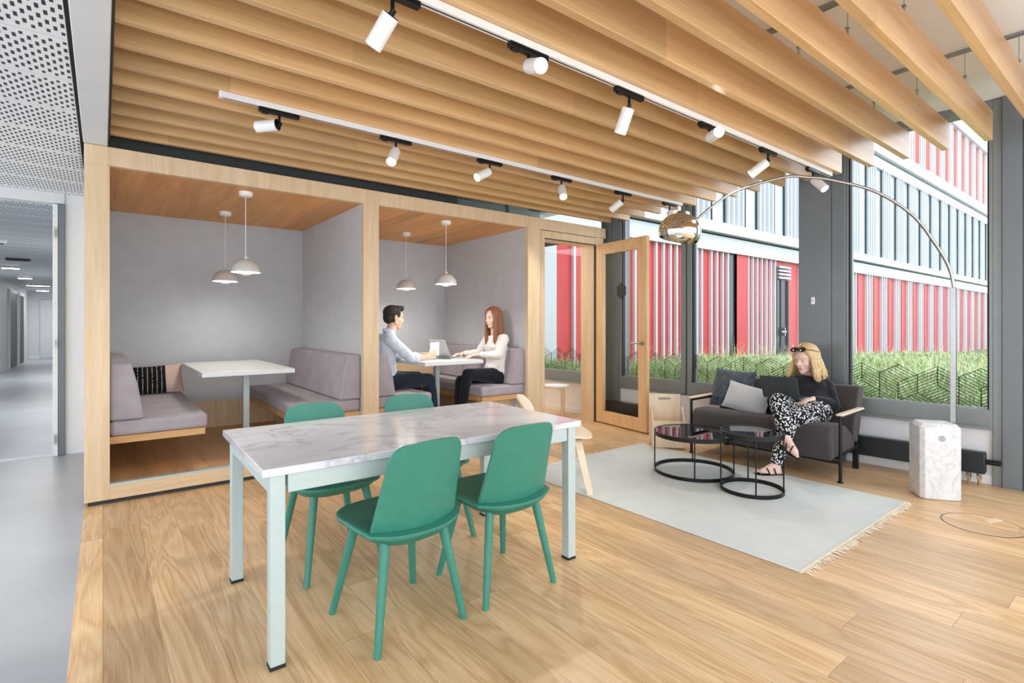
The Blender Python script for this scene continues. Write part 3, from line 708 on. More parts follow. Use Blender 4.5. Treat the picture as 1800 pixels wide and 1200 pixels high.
for i, (t0, t1) in enumerate(WIN):
    w = thing('window_%d' % (i+1), '', '', tuple(W((t0+t1)/2, 0, .43))); del w['label']; del w['category']; struct(w)
    l, r = (.022, .018) if i == 0 else ((.0, .055) if i == 1 else (.06, .03))
    mb = MB()
    wbox(mb, t0, t1, -.1, .035, .43, GB); wbox(mb, t0, t1, -.1, .03, GT, 2.99)
    wbox(mb, t0, t0+max(l, .012), -.1, .03, GB, GT); wbox(mb, t1-r, t1, -.1, .03, GB, GT)
    wbox(mb, t0+l, t1-r, -.06, -.02, GB-.0, GB+.004)
    mb.build('window_frame', M['greyframe'], w, .003)
    wbox(MB(), t0+.012, t1-.012, -.055, -.041, GB-.01, GT+.01).build('glass_pane', M['glass'], w)
    g = MB(); wbox(g, t1-r-.014, t1-r-.001, -.041, .012, GB, GT); wbox(g, t0+max(l, .012), t0+max(l, .012)+.012, -.041, .0, GB, GT); g.build('gasket', M['rubber'], w)
    h = MB(); hexfilm(h, t0+l, t1-r, .891); h.build('hexagon_film', M['hexline'], w)
    wbox(MB(), t0+.02, t1-.02, .035, .055, .43, .455).build('sill_drip', M['greyframe'], w)
p = W(1.263, .06, 1.475)
t = thing('wall_sensor', 'small white rounded sensor box on the wide grey window column', 'sensor', tuple(p))
MB().obox(p+N*.012, E*.016, N*.012, UP*.035).build('housing', M['white'], t, .006); MB().obox(p+N*.026, E*.004, N*.003, UP*.004).build('indicator', M['charcoal'], t)

# ================================================================ wooden booths
bt = thing('seating_booth', 'oak framed double booth lined with grey felt along the back of the room', 'booth', (2.0, 4.6, 0))
Y0, YB, ZF, ZC, ZT = 4.60, 6.45, .137, 2.36, 2.49
for x0, x1, y1 in ((-.10, .04, 6.55), (1.88, 2.03, 6.5), (3.84, 4.03, 6.5), ):
    MB().box(x0, x1, Y0, Y0+.05, .03, ZC).build('post', M['oak'], bt, .002)
MB().box(-.10, 5.16, Y0, Y0+.05, ZC, ZT).build('header_beam', M['oak'], bt, .002)
MB().box(.04, 1.88, Y0, Y0+.05, .03, ZF-.012).box(2.03, 3.84, Y0, Y0+.05, .03, ZF-.012).build('base_rail', M['oak_x'], bt, .002)
MB().box(-.08, 4.0, Y0+.02, Y0+.06, 0, .03).build('plinth', M['darkgap'], bt)
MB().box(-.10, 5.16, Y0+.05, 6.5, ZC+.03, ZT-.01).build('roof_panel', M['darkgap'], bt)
MB().box(-.10, -.02, Y0+.05, 6.55, .03, ZT).build('outer_side_panel', M['oak'], bt, .002)
for x0, x1 in ((.04, 1.88), (2.03, 3.84)):
    MB().box(x0, x1, Y0+.001, Y0+.05, ZF-.012, ZF+.002).build('floor_edge_strip', M['greenmetal'], bt)
    MB().box(x0-.03, x1+.03, Y0+.05, YB+.05, ZF-.05, ZF).build('booth_floor', M['oak_boards'], bt)
    MB().box(x0-.03, x1+.03, Y0+.05, YB+.05, ZC, ZC+.03).build('booth_ceiling', M['oak_in'], bt)
    MB().box(x0-.06, x1+.05, YB, YB+.05, .42 if x0 < 1 else .75, ZC).build('back_felt_panel', M['felt'], bt)
    MB().box(x0-.06, x1+.05, YB-.005, YB+.05, ZF, .42 if x0 < 1 else .75).build('wainscot', M['oak'], bt)
    MB().box(x0-.03, x0, Y0+.05, YB, ZF, ZC).build('side_felt_panel', M['felt'], bt)
    MB().box(x1, x1+.03, Y0+.05, YB, ZF, ZC).build('side_felt_panel', M['felt'], bt)
    MB().box(x0, x1, YB-.0025, YB, 1.34, 1.343).build('felt_joint', M['charcoal'] if False else M['felt'], bt)
MB().box(3.87, 4.0, 4.65, 6.5, .0, ZT-.01).build('party_wall', M['oak'], bt)
# benches
def bench(x0, x1, side, label, y0=4.66, y1=6.44, base=True, floor=ZF):
    s = 1 if side == 'l' else -1; xw = x0 if s == 1 else x1; xf = x1 if s == 1 else x0
    t = thing('booth_bench', label, 'bench', ((x0+x1)/2, y0, floor), 0, 'upholstered booth benches')
    MB().box(min(xw, xf-s*.015), max(xw, xf-s*.015), y0+.015, y1, .40, .452).build('seat_board', M['oak_bench'], t, .003)
    if base: MB().box(min(xw, xw+s*.33), max(xw, xw+s*.33), y0+.25, y1, floor, .40).build('base_panel', M['oak'], t)
    MB().box(min(xw, xf), max(xw, xf), y0, y1, .453, .562).build('seat_cushion', M['bench'], t, .028, seg=4)
    ym = (y0+y1)/2 + .15
    for a, b in ((y0, ym-.003), (ym+.003, y1)):
        prof = [(xw, .565), (xw+s*.20, .565), (xw+s*.165, .80), (xw+s*.125, .965), (xw, .975)]
        MB().prism(prof, a, b, 'y').build('back_cushion', M['bench'], t, .018, seg=3)
    return t
bench(.04, .645, 'l', 'mauve grey floating bench by the oak end post of the empty booth, holding a cushion', base=False)
bench(1.27, 1.88, 'r', 'mauve grey bench of the empty booth against the post between the booths')
bench(2.03, 2.63, 'l', 'grey bench that the man in the blue shirt sits on')
bench(3.24, 3.84, 'r', 'grey bench that the long-haired woman sits on')
t = thing('booth_bench', 'short grey bench across the back of the occupied booth, behind its table', 'bench', (2.93, 6.1, ZF), 0, 'upholstered booth benches')
MB().box(2.64, 3.23, 5.98, 6.44, .40, .452).build('seat_board', M['oak_bench'], t, .003)
MB().box(2.64, 3.23, 5.96, 6.44, .453, .562).build('seat_cushion', M['bench'], t, .028, seg=4)
MB().box(2.64, 3.23, 6.2, 6.44, ZF, .40).build('base_panel', M['oak_bench'], t)
# booth tables
def btable(x0, x1, y0, y1, label):
    t = thing('booth_table', label, 'table', ((x0+x1)/2, (y0+y1)/2, ZF)); xc = (x0+x1)/2+.06; yc = y0+.5
    MB().box(x0, x1, y0, y1, .822, .86).build('table_top', M['tabletop'], t, .003)
    MB().box(xc-.2, xc+.24, yc-.22, yc+.22, .795, .806).box(xc-.05, xc+.05, yc-.05, yc+.05, .806, .822).build('mounting_plate', M['greenmetal'], t, .002)
    MB().box(xc-.026, xc+.026, yc-.026, yc+.026, ZF+.012, .795).build('pole', M['greenmetal'], t, .004)
    MB().box(xc-.06, xc+.06, yc-.06, yc+.06, ZF, ZF+.012).build('foot_plate', M['greenmetal'], t, .003)
btable(.63, 1.345, 4.84, 6.26, 'empty pale grey pedestal table in the booth without people')
btable(2.58, 3.30, 4.72, 5.95, 'pale grey pedestal table between the man and the woman in the booth')
# pillows
def pillow_mesh(w, h, th, mat4, u0=-1, u1=1, n=16, pinch=.82):
    mb = MB(); top = []; bot = []
    for j in range(n+1):
        y = -1+2*j/n
        for i in range(n+1):
            x = u0+(u1-u0)*i/n
            k = max(0, (1-x*x))**.42 * max(0, (1-y*y))**.42
            sx = x*w/2*(1-.07*(1-y*y)*abs(x)**2); sy = y*h/2*(1-.07*(1-x*x)*y*y)
            top.append(mat4 @ Vector((sx, sy, th/2*k))); bot.append(mat4 @ Vector((sx, sy, -th/2*k)))
    f = []; N1 = n+1; o = N1*N1
    for j in range(n):
        for i in range(n):
            a = j*N1+i; f.append((a, a+1, a+1+N1, a+N1)); f.append((o+a+N1, o+a+1+N1, o+a+1, o+a))
    for k in range(n):
        for a, b in ((k, k+1), (n*N1+k+1, n*N1+k), ((k+1)*N1, k*N1), (k*N1+n, (k+1)*N1+n)): f.append((b, a, o+a, o+b))
    return mb.add(top+bot, f)
bm_ = basis((.42, 6.27, .70), (.97, -.1, .06), (-.05, .35, .9))
t = thing('cushion', 'black striped cushion with a blush end on the bench of the empty booth', 'cushion', (.42, 6.25, .56))
pillow_mesh(.46, .30, .15, bm_, -1, .35).build('striped_panel', M['stripe'], t, smooth=True)
pillow_mesh(.46, .30, .15, bm_, .35, 1).build('blush_panel', M['pink'], t, smooth=True)
# pendants
def pendant(x, y, zrim, label):
    t = thing('pendant_lamp', label, 'pendant lamp', (x, y, ZC), 0, 'dome pendants in the booths')
    MB().lathe([(.001, -.038), (.042, -.038), (.052, -.03), (.054, 0)], (x, y, ZC)).build('canopy', M['white'], t, smooth='auto')
    R = .115; zt = zrim+R*.98
    MB().cyl((x, y, zt-.01), (x, y, ZC-.03), .0028, n=8).build('cord', M['white'], t)
    prof = [(R*math.cos(a)*1.0, zrim+R*.96*math.sin(a)) for a in [k*PI/2/14 for k in range(15)]]
    prof[0] = (R, zrim); inner = [(max(r-.004, .001), z-.003) for r, z in reversed(prof)]
    sh = MB().lathe(prof+inner, (x, y, 0), 36).build('shade', M['lampgrey'], t, smooth=True)
    MB().lathe([(.014, .0), (.014, .02), (.006, .028), (.001, .028)], (x, y, zt-.006)).build('cap', M['lampgrey'], t, smooth='auto')
    prof = [(.05*math.cos(a), zrim+.004-.036*math.sin(a)) for a in [k*PI/2/10 for k in range(11)]]
    MB().lathe([(.046, zrim+.014)]+prof, (x, y, 0), 30).build('reflector', M['lampwhite'], t, smooth=True)
    MB().ell((x, y, zrim+.035), (.026, 0, 0), (0, .026, 0), (0, 0, .026)).build('bulb', M['bulb'], t, smooth=True)
    return t
for x, y, v, q, lb in ((.964*.9545, 4.70*1.0, 478, 432, 'near dome pendant over the table of the empty booth'), (.97*.9545, 5.65, 494, 396, 'far dome pendant over the table of the empty booth'),
                     (2.83, 4.74, 499, 784, 'near dome pendant over the table with the two people'), (2.825, 5.63, 507, 714, 'far dome pendant over the table with the two people')):
    p = fl(q, {432: 342, 396: 376, 784: 392, 714: 412}[q], ZC-.02)
    z = H-(v-V0)*(p.x*FX+p.y*FY)/F
    pendant(p.x, p.y, z, 'white ' + lb)
# ================================================================ meeting room door
d1 = thing('door_1', '', '', (4.97, 4.6, 0)); del d1['label']; del d1['category']; struct(d1)
MB().box(4.037, 4.10, 4.604, 4.86, 0, 2.30).box(4.10, 4.965, 4.604, 4.86, 2.265, 2.353).box(4.965, 5.12, 4.605, 4.86, 0, 2.36).box(4.037, 4.10, 4.604, 4.86, 2.30, 2.353).build('door_frame', M['oak'], d1, .002)
MB().box(4.10, 4.965, 4.601, 4.62, 2.257, 2.265).build('door_seal', M['rubber'], d1); MB().box(4.957, 4.965, 4.601, 4.62, 0, 2.257).build('door_seal', M['rubber'], d1)
hx = Vector((4.965, 4.595, 0)); ex = (Vector((4.86, 3.725, 0))-hx); wd = ex.length; ex.normalize(); en = Vector((-ex.y, ex.x, 0))
if en.x > 0: en = -en      # faces the camera side
def dbox(mb, a, b, o0, o1, z0, z1):
    mb.obox(hx+ex*(a+b)/2+en*(o0+o1)/2+UP*(z0+z1)/2, ex*(b-a)/2, en*(o1-o0)/2, UP*(z1-z0)/2); return mb
T0, T1 = -.05, 0.0
lf = MB(); sw = .13
dbox(lf, .005, sw, T0, T1, .015, 2.26); dbox(lf, wd-sw, wd, T0, T1, .015, 2.26)
leaf = lf.build('door_leaf', M['oak_door'], d1, .002)
r_ = MB(); dbox(r_, sw, wd-sw, T0, T1, 2.26-.135, 2.26); dbox(r_, sw, wd-sw, T0, T1, .015, .16); r_.build('rail', M['oak_door_x'], leaf, .002)
dbox(MB(), sw-.008, wd-sw+.008, -.03, -.022, .152, 2.133).build('glass_pane', M['doorglass'], leaf)
hd = MB(); hc = hx+ex*(wd-.065)+UP*1.03
hd.cyl(hc, hc+en*.012, .026, n=20); hd.cyl(hc+en*.01, hc+en*.05, .0095, n=12); hd.tube([hc+en*.046-ex*(-.005), hc+en*.05-ex*.03, hc+en*.05-ex*.125], .0095, 10)
hd.cyl(hc-en*.05, hc-en*.062, .026, n=20); hd.cyl(hc-en*.06, hc-en*.1, .0095); hd.tube([hc-en*.096, hc-en*.1-ex*.03, hc-en*.1-ex*.125], .0095, 10)
hd.build('door_handle', M['steel'], leaf, smooth='auto')
hp = on_line(1090, 511, hx, hx+ex); hz = hp.z
hm = MB().rings([[hp+ex*.09*math.sin(k*PI/3)+UP*.1*math.cos(k*PI/3)-hp+Vector((hp.x, hp.y, hz))+en*o for k in range(6)] for o in (-.0215, -.0195)])
hm.build('hexagon_sign', M['charcoal'], leaf)

# ================================================================ slats on the ceiling
YS = [.34+.2495*k for k in range(17)] + [4.575]
def slat(y, label, x1):
    o = MB().box(.041, x1, y-.0225, y+.0225, 2.57, 2.775).build('ceiling_slat', M['oak_slat'], bevel=.0025); tag(o, label, 'ceiling slat', 'oak slats hung under the ceiling')
    for x in (.73, 1.93, 3.13, 4.33):
        wv = MB().cyl((x, y, 2.775), (x, y, 3.0), .0022, n=6).build('suspension_wire', M['steel'], o)
        MB().box(x-.009, x+.009, y-.007, y+.007, 2.775, 2.80).cyl((x, y, 2.80), (x, y, 2.83), .005, n=8).box(x-.012, x+.012, y-.008, y+.008, 2.83, 2.838).build('wire_clip', M['steel'], wv)
    return o
for k, y in enumerate(YS):
    i = len(YS)-1-k
    slat(y, 'long oak ceiling slat, %s out from the booth front' % ORD[i] if i else 'oak ceiling slat right above the booth front, closest of all slats to it', 5.01+.08*(y-.84))
for k in range(5):       # the row runs on behind the viewer
    pass
for i, x in enumerate((.73, 1.93, 3.13, 4.33)):
    o = MB().box(x-.03, x+.012, -1.0, 4.6, 2.985, 3.0).build('ceiling_channel', M['channel'], bevel=.002)
    tag(o, 'grey metal channel across the white ceiling above the slats, %s out from the windows' % ORD[3-i], 'ceiling channel', 'metal channels above the slats')
    MB().box(x+.012, x+.024, -1.0, 4.6, 2.99, 3.0).build('groove', M['black'], o)
t = thing('ventilation_duct', 'grey green duct seen in the gap above the occupied booth', 'duct', (4.0, 5.7, 2.6))
MB().box(2.98, 4.9, 5.6, 5.95, 2.62, 2.84).build('duct_body', M['greenmetal'], t, .01)
for x in (3.5, 4.3): MB().box(x, x+.03, 5.58, 5.97, 2.60, 2.86).build('flange', M['channel'], t)
# ================================================================ track lights
def track(x0, x1, y, label):
    t = thing('lighting_track', label, 'lighting track', ((x0+x1)/2, y, 2.57), 0, 'white lighting tracks under the slats')
    MB().box(x0, x1, y-.0175, y+.0175, 2.535, 2.569).build('rail', M['lampwhite'], t, .002)
    MB().box(x0+.01, x1-.01, y-.0035, y+.0035, 2.5335, 2.5355).build('slot', M['charcoal'], t)
    MB().box(x0-.008, x0, y-.018, y+.018, 2.534, 2.569).build('end_cap', M['white'], t); MB().box(x1, x1+.008, y-.018, y+.018, 2.534, 2.569).build('end_cap', M['white'], t)
Y1, Y2 = 3.335, 1.865
x1a = on_y(388, 172, Y1).x
track(x1a, 4.95, Y1, 'white lighting track that runs nearer the booths')
track(.2, 4.97, Y2, 'white lighting track that runs farther out from the booths')
def spot(u, y, dr, label, lit=True, R=.034, Ln=.135, power=15):
    q = (u-U0)/F; x = y*(FX+FY*q)/(FY-FX*q)
    d = (RT*dr[0]+UP*dr[1]+FWD*dr[2]).normalized()
    t = thing('track_spotlight', label, 'spotlight', (x, y, 2.535), 0, 'white spotlights on the tracks')
    MB().box(x-.115, x+.115, y-.015, y+.015, 2.508, 2.5345).box(x-.10, x-.06, y-.012, y+.012, 2.5, 2.508).build('adapter', M['black'], t, .003)
    jb = Vector((x, y, 2.455)); hd = jb + d*.0
    MB().cyl((x, y, 2.51), jb, .008, n=10).cyl(jb-d*.012, jb+d*.014, .011, n=10).build('stem', M['black'], t, smooth='auto')
    b0 = jb + d*.012; b1 = b0 + d*Ln
    x_, y_, d_ = MB().frame(d)
    MB().lathe([(R*.97, 0), (R, .004), (R, Ln), (R-.003, Ln), (R-.004, Ln-.03), (R-.014, Ln-.045)], b0, 32, axis=d).build('body', M['lampwhite'], t, smooth='auto')
    MB().lathe([(.001, -.001), (R*.97, -.001), (R*.97, .003)], b0, 32, axis=d).build('back_cap', M['black'], t)
    MB().cyl(b0+d*(Ln-.046), b0+d*(Ln-.042), R-.013, n=24).build('lens', M['spotbulb'], t)
    if d.z > -.3: return
    l = bpy.data.lights.new('spot_beam', 'SPOT'); l.energy = power; l.color = (1, .93, .84); l.spot_size = math.radians(62); l.spot_blend = .6; l.shadow_soft_size = .03
    lo = bpy.data.objects.new('spot_beam', l); C.objects.link(lo); lo.parent = t
    lo.location = b0+d*(Ln+.004)-Vector((x, y, 2.535)); lo.rotation_euler = d.to_track_quat('-Z', 'Y').to_euler()
SP = [(690, Y2, (-.6, -.7, .35), 'aimed down towards the empty booth, first along the farther track'), (929, Y2, (.35, -.4, -.85), 'showing its bright lens, second along the farther track'),
      (1106, Y2, (-.28, -.9, .3), 'pointing down with black back showing, third along the farther track'), (1247, Y2, (.03, -.1, -.99), 'glaring straight out, fourth along the farther track'),
      (1350, Y2, (-.75, -.6, .2), 'tilted away from the windows, fifth along the farther track'), (1429, Y2, (.3, -.7, -.6), 'beside the wide grey column, last along the farther track'),
      (491, Y1, (-.98, -.05, .15), 'lying level, first on the track nearer the booths'), (696, Y1, (-.08, -.75, -.65), 'showing its lit lens above the post between booths, second on nearer track'),
      (861, Y1, (-.65, -.5, -.55), 'tilted, third on the track nearer the booths'), (987, Y1, (.05, -.75, -.65), 'showing its lit lens above the meeting door, fourth on nearer track'),
      (1095, Y1, (-.72, -.55, .4), 'with black back showing, fifth on the track nearer the booths'), (1177, Y1, (.1, -.8, -.3), 'just above the chrome lamp dome, last on the nearer track')]
for s in SP: spot(s[0], s[1], s[2], 'white cylinder spotlight ' + s[3])

# ================================================================ outside
YFC = 7.06
fx = lambda u: on_y(u, 500, YFC).x
ob = thing('office_wing', 'white and red office wing with vertical fins across the grass outside', 'building', (20, YFC, 0))
XA, XE = 6.58, 47.0; ZR, ZW0, ZW1, ZB = 3.03, 3.70, 7.1, 8.0
MB().box(XA, XE, YFC, YFC+.3, -.6, ZR).build('red_wall', M['redpanel'], ob)
MB().box(5.0, XA, YFC, YFC+.3, -.6, ZR).build('white_wall', M['facadewhite'], ob)
MB().box(5.0, XE, YFC-.12, YFC+.3, ZR, 3.40).box(5.0, XE, YFC-.26, YFC+.3, 3.45, ZW0).build('floor_band', M['facadewhite'], ob)
MB().box(5.0, XE, YFC-.06, YFC+.3, 3.40, 3.45).build('shadow_gap', M['facadedark'], ob)  # dark colour stands in for the shadow under the projecting upper band
MB().box(5.0, XE, YFC, YFC+.3, ZW0, ZW1).build('upper_wall', M['facadewhite'], ob)
MB().box(5.0, XE, YFC-.12, YFC+.3, ZW1, 7.48).box(5.0, XE, YFC-.26, YFC+.3, 7.54, ZB).build('upper_band', M['facadewhite'], ob)
MB().box(5.0, XE, YFC, YFC+.3, ZB, 11.2).build('top_wall', M['redpanel2'], ob)
MB().box(5.0, XE, YFC-.2, YFC+8, 11.2, 11.8).build('roof_edge', M['facadewhite'], ob)
proto = {}
def fin(name, x, z0, z1, dep=.07, w=.05):
    k = (name, w)
    if k not in proto:
        proto[k] = MB().box(-w/2, w/2, -dep, 0, z0, z1).build(name, M['facadewhite'], ob, local=True)
        o = proto[k]
    else:
        o = proto[k].copy(); C.objects.link(o); o.parent = ob
    o.location = (x-20, 0, 0)
lf_ = [1006, 1095, 1113, 1150, 1163, 1175, 1186, 1197, 1209, 1222, 1230, 1247, 1257, 1267, 1276, 1312, 1320, 1328, 1336, 1344, 1352, 1359, 1403, 1409, 1420, 1430, 1440, 1448, 1465, 1472]
for u in lf_: fin('ground_fin', fx(u), -.6, ZR)
x = 20.35
while x < 45:
    for k in range(3): fin('ground_fin', x+k*.24, -.6, ZR, .09, .07)
    MB().box(x+.62, x+.66, YFC-.1, YFC, -.6, ZR).build('panel_fold', M['redpanel2'], ob)
    x += 1.56
def win(name, x0, x1, z0, z1, m='facadeglass', fr='charcoal'):
    w = MB().box(x0, x1, YFC-.02, YFC+.02, z0, z1).build(name, M[m], ob)
    MB().box(x0-.04, x0, YFC-.06, YFC+.02, z0, z1).box(x1, x1+.04, YFC-.06, YFC+.02, z0, z1).build('window_surround', M[fr], w)
win('window', fx(1278), fx(1290), .0, ZR, 'facadedark')
MB().box(fx(1290), fx(1310), YFC-.06, YFC, -.6, ZR).build('red_fold', M['redpanel'], ob)
x0, x1 = fx(1361), fx(1382)
dr = MB().box(x0, x1, YFC-.03, YFC+.01, 0, 2.5).build('door', M['facadedark'], ob)
MB().box(x0, x0+.06, YFC-.08, YFC, 0, 2.5).box(x1-.06, x1, YFC-.08, YFC, 0, 2.5).box((x0+x1)/2-.08, (x0+x1)/2+.08, YFC-.06, YFC, 0, 2.5).build('door_frame', M['charcoal'], dr)
MB().box((x0+x1)/2-.2, (x0+x1)/2+.1, YFC-.14, YFC-.1, 1.0, 1.04).box((x0+x1)/2-.02, (x0+x1)/2+.02, YFC-.14, YFC-.04, .9, 1.14).build('door_handle', M['steel'], dr)
for z in (2.52, 2.62, 2.72, 2.82): MB().box(x0, x1, YFC-.14, YFC-.02, z, z+.06).build('blind_slat', M['channel'], ob)
x = 6.9; k = 0
while x < 45:
    win('upper_window', x, x+.55, ZW0+.02, ZW1)
    for j in range(4): fin('upper_fin', x+.66+j*.24, ZW0, ZW1, .12, .06) if x < 44 and k < 24 else None
    x += 1.6; k += 1
x = 19.0
while x < 46:
    for j in range(3): fin('top_fin', x+j*.26, ZB, 11.2, .1, .09)
    x += 1.56
# earth and grass
def gz(x, y): return .30 + .04*math.sin(x*1.3+y)-.55*max(0, min(1, (x-10)/22))
mb = MB(); nx, ny = 60, 24; vs = []; fs = []
for j in range(ny+1):
    for i in range(nx+1):
        xx = 5.78+(i/nx)**1.8*44; yy = -7+(14.06)*j/ny
        if i == 0: xx = W(yy-.9, -.2).x if yy > -2.5 else 5.72
        vs.append((xx, yy, gz(xx, yy)))
for j in range(ny):
    for i in range(nx): a = j*(nx+1)+i; fs.append((a, a+1, a+nx+2, a+nx+1))
o = struct(mb.add(vs, fs).build('ground_outside', M['soil'], smooth=True))
rg = random.Random(3); vs = []; fs = []
def blade(x, y, h, w, lean):
    z = gz(x, y)-.02; a = rg.uniform(0, 2*PI); dx, dy = math.cos(a), math.sin(a); b = rg.uniform(0, 2*PI); lx, ly = math.cos(b)*lean*h, math.sin(b)*lean*h
    n = len(vs)
    vs.extend([(x-dx*w, y-dy*w, z), (x+dx*w, y+dy*w, z), (x+dx*w*.8+lx*.35, y+dy*w*.8+ly*.35, z+h*.6), (x-dx*w*.8+lx*.35, y-dy*w*.8+ly*.35, z+h*.6), (x+lx, y+ly, z+h*(1-.35*lean))])
    fs.extend([(n, n+1, n+2, n+3), (n+3, n+2, n+4)])
for k in range(46000):
    f = rg.random(); x = 5.62+f**2.0*24; y = rg.uniform(-1.5 if x < 9 else .5, 6.95)
    if x < W((y-.89)/.998, -.24).x+.05: continue
    far = min(1, max(0, (x-6)/20))
    h = rg.uniform(.22, .52)*(1-.35*far); h *= .8+.5*max(0, mnoise.noise(Vector((x*.8, y*.8, 3))))
    blade(x, y, h, rg.uniform(.004, .009)*(1+2.5*far), rg.uniform(.2, .9))
o = MB().add(vs, fs).build('meadow_grass', M['grass']); o['kind'] = 'stuff'; tag(o, 'tall green meadow grass on the bank outside the windows', 'grass')
vs = []; fs = []
for k in range(900):
    x = 6.0+rg.random()**1.5*12; y = rg.uniform(0, 6.8); blade(x, y, rg.uniform(.5, .78), rg.uniform(.003, .006), rg.uniform(.1, .6))
o = MB().add(vs, fs).build('dry_grass_stalks', M['straw']); o['kind'] = 'stuff'; tag(o, 'pale dry stalks standing up out of the green grass outside', 'grass stalks')
# ================================================================ marble table
tb = thing('marble_table', 'long white marble table on sage green metal legs', 'table', (1.245, 2.435, 0), math.radians(-1))
MB().box(-.79, .79, -.44, .44, .707, .737).build('table_top', M['marble'], tb, .003, local=True)
MB().box(-.70, .70, -.425, -.40, .637, .706).box(-.70, .70, .40, .425, .637, .706).box(-.76, -.735, -.38, .38, .637, .706).box(.735, .76, -.38, .38, .637, .706).build('apron', M['greenmetal'], tb, .002, local=True)
for sx in (-1, 1):
    for sy in (-1, 1):
        cx, cy = sx*.735, sy*.40
        lg = MB().box(cx-.026, cx+.026, cy-.026, cy+.026, .012, .7065).build('leg', M['greenmetal'], tb, .003, local=True); WM[lg.name] = WM[tb.name]
        MB().box(cx-.027, cx+.027, cy-.027, cy+.027, 0, .012).build('rubber_foot', M['rubber'], lg, local=True)
# ================================================================ green chairs
def outline(z, sx, sy, cy, n=44, e=3.0, front=1.0):
    pts = []
    for k in range(n):
        a = 2*PI*k/n; c, s = math.cos(a), math.sin(a)
        x = math.copysign(abs(c)**(2/e), c)*sx; y = math.copysign(abs(s)**(2/e), s)*sy
        x *= 1+.06*(y/sy)
        pts.append((x, cy+y, z - .022*max(0, -y/sy)*(1 if z > .43 else .6) + (.0)))
    return pts
def green_chair():
    t = thing('dining_chair', 'x', 'chair', (0, 0, 0), 0, 'green chairs around the marble table')
    rr = [outline(.385, .10, .10, -.02), outline(.389, .150, .155, -.015), outline(.405, .186, .188, -.01), outline(.428, .205, .205, 0), outline(.436, .212, .212, 0), outline(.439, .224, .224, 0), outline(.451, .226, .226, 0), outline(.457, .219, .219, 0), outline(.456, .20, .20, .0), outline(.45, .12, .12, 0), outline(.448, .02, .02, 0)]
    MB().rings(rr).build('seat', M['green'], t, smooth=True, local=True)
    # backrest: curved shell with rounded top corners
    nu = 22; top, bot = [], []
    zb, zt = .43, .80
    fs_ = [k/12*(1-.066/(zt-zb)) for k in range(13)] + [1-.066/(zt-zb)*(1-math.sin(PI/2*k/12)) for k in range(1, 13)]
    nv = len(fs_)-1
    for j in range(nv+1):
        f = fs_[j]
        for i in range(nu+1):
            s = -1+2*i/nu
            hw = .198-.036*f
            rad = .066
            z = zb+(zt-zb)*f
            dz = zt-z
            if dz < rad: hw -= rad-math.sqrt(max(0, rad*rad-(rad-dz)**2))
            x = s*hw
            y = -.178 - .10*f + .055*(abs(x)/.2)**2
            zz = z + .006*(1-s*s)*f
            top.append((x, y, zz)); bot.append((x*.99, y-.013, zz-.001))
    n1 = nu+1; o = len(top); fs = []
    for j in range(nv):
        for i in range(nu):
            a = j*n1+i; fs += [(a+n1, a+n1+1, a+1, a), (o+a, o+a+1, o+a+1+n1, o+a+n1)]
    bd = [i for i in range(n1)] + [j*n1+nu for j in range(1, nv+1)] + [nv*n1+i for i in range(nu-1, -1, -1)] + [j*n1 for j in range(nv-1, 0, -1)]
    for k in range(len(bd)): a, b = bd[k], bd[(k+1) % len(bd)]; fs.append((a, b, o+b, o+a))
    MB().add(top+bot, fs).build('backrest', M['green'], t, smooth='auto', local=True)
    # ledge running round the rear of the seat
    pts = []
    for k in range(25):
        s = -1+2*k/24; x = s*.215; pts.append((x, -.212+.075*abs(s)**2.6, .432+.01*abs(s)**2))
    rings = [[Vector(p)+Vector(q) for q in ((0, -.022, -.008), (0, .02, -.012), (0, .02, .012), (0, -.026, .006))] for p in pts]
    MB().rings(rings).build('seat_ledge', M['green'], t, .003, smooth='auto', local=True)
    for sx in (-1, 1):
        for sy in (-1, 1):
            MB().cyl((sx*.135, sy*.13-.01, .40), (sx*.202, sy*.205, 0), .0205, .0145, 18).build('leg', M['green'], t, smooth='auto', local=True)
    return t
gc = green_chair()
CH = [((1.0, 2.075), 4, 'green wooden chair with its back to the viewer, nearer the free end of the table'), ((1.53, 2.085), 0, 'green wooden chair with its back to the viewer, nearest the pale rug'),
      ((.955, 2.775), 183, 'green chair tucked under the far table side, in front of the empty booth'), ((1.53, 2.78), 180, 'green chair tucked under the far table side, in front of the seated man')]
for i, (p, a, lb) in enumerate(CH):
    c = gc if i == 0 else dup(gc)
    c.location = (*p, 0); c.rotation_euler = (0, 0, math.radians(a)); c['label'] = lb
# ================================================================ rug
RX0, RX1, RYA, RYB = 2.77, 4.44, 1.175, 3.44
rg_ = tag(MB().box(RX0, RX1, RYA, RYB, .0005, .009).build('area_rug', M['rug'], bevel=.003), 'pale grey woven rug with cream fringes under the coffee tables', 'rug')
rn = random.Random(5)
for y0, s in ((RYA, -1), (RYB, 1)):
    mb = MB()
    for k in range(130):
        x = RX0+.005+(RX1-RX0-.01)*(k+rn.random())/130; l = rn.uniform(.03, .06); a = rn.uniform(-.35, .35)
        p = [(x, y0-s*.004, .006), (x+a*l*.4, y0+s*l*.5, .007+rn.uniform(-.002, .003)), (x+a*l, y0+s*l, .003)]
        mb.tube(p, [.004, .0045, .002], 5)
    mb.box(RX0, RX1, min(y0-s*.006, y0+s*.004), max(y0-s*.006, y0+s*.004), .0, .0115)
    o = mb.build('fringe', M['fringe'], rg_, local=True); o['kind'] = 'stuff'
ZRUG = .009
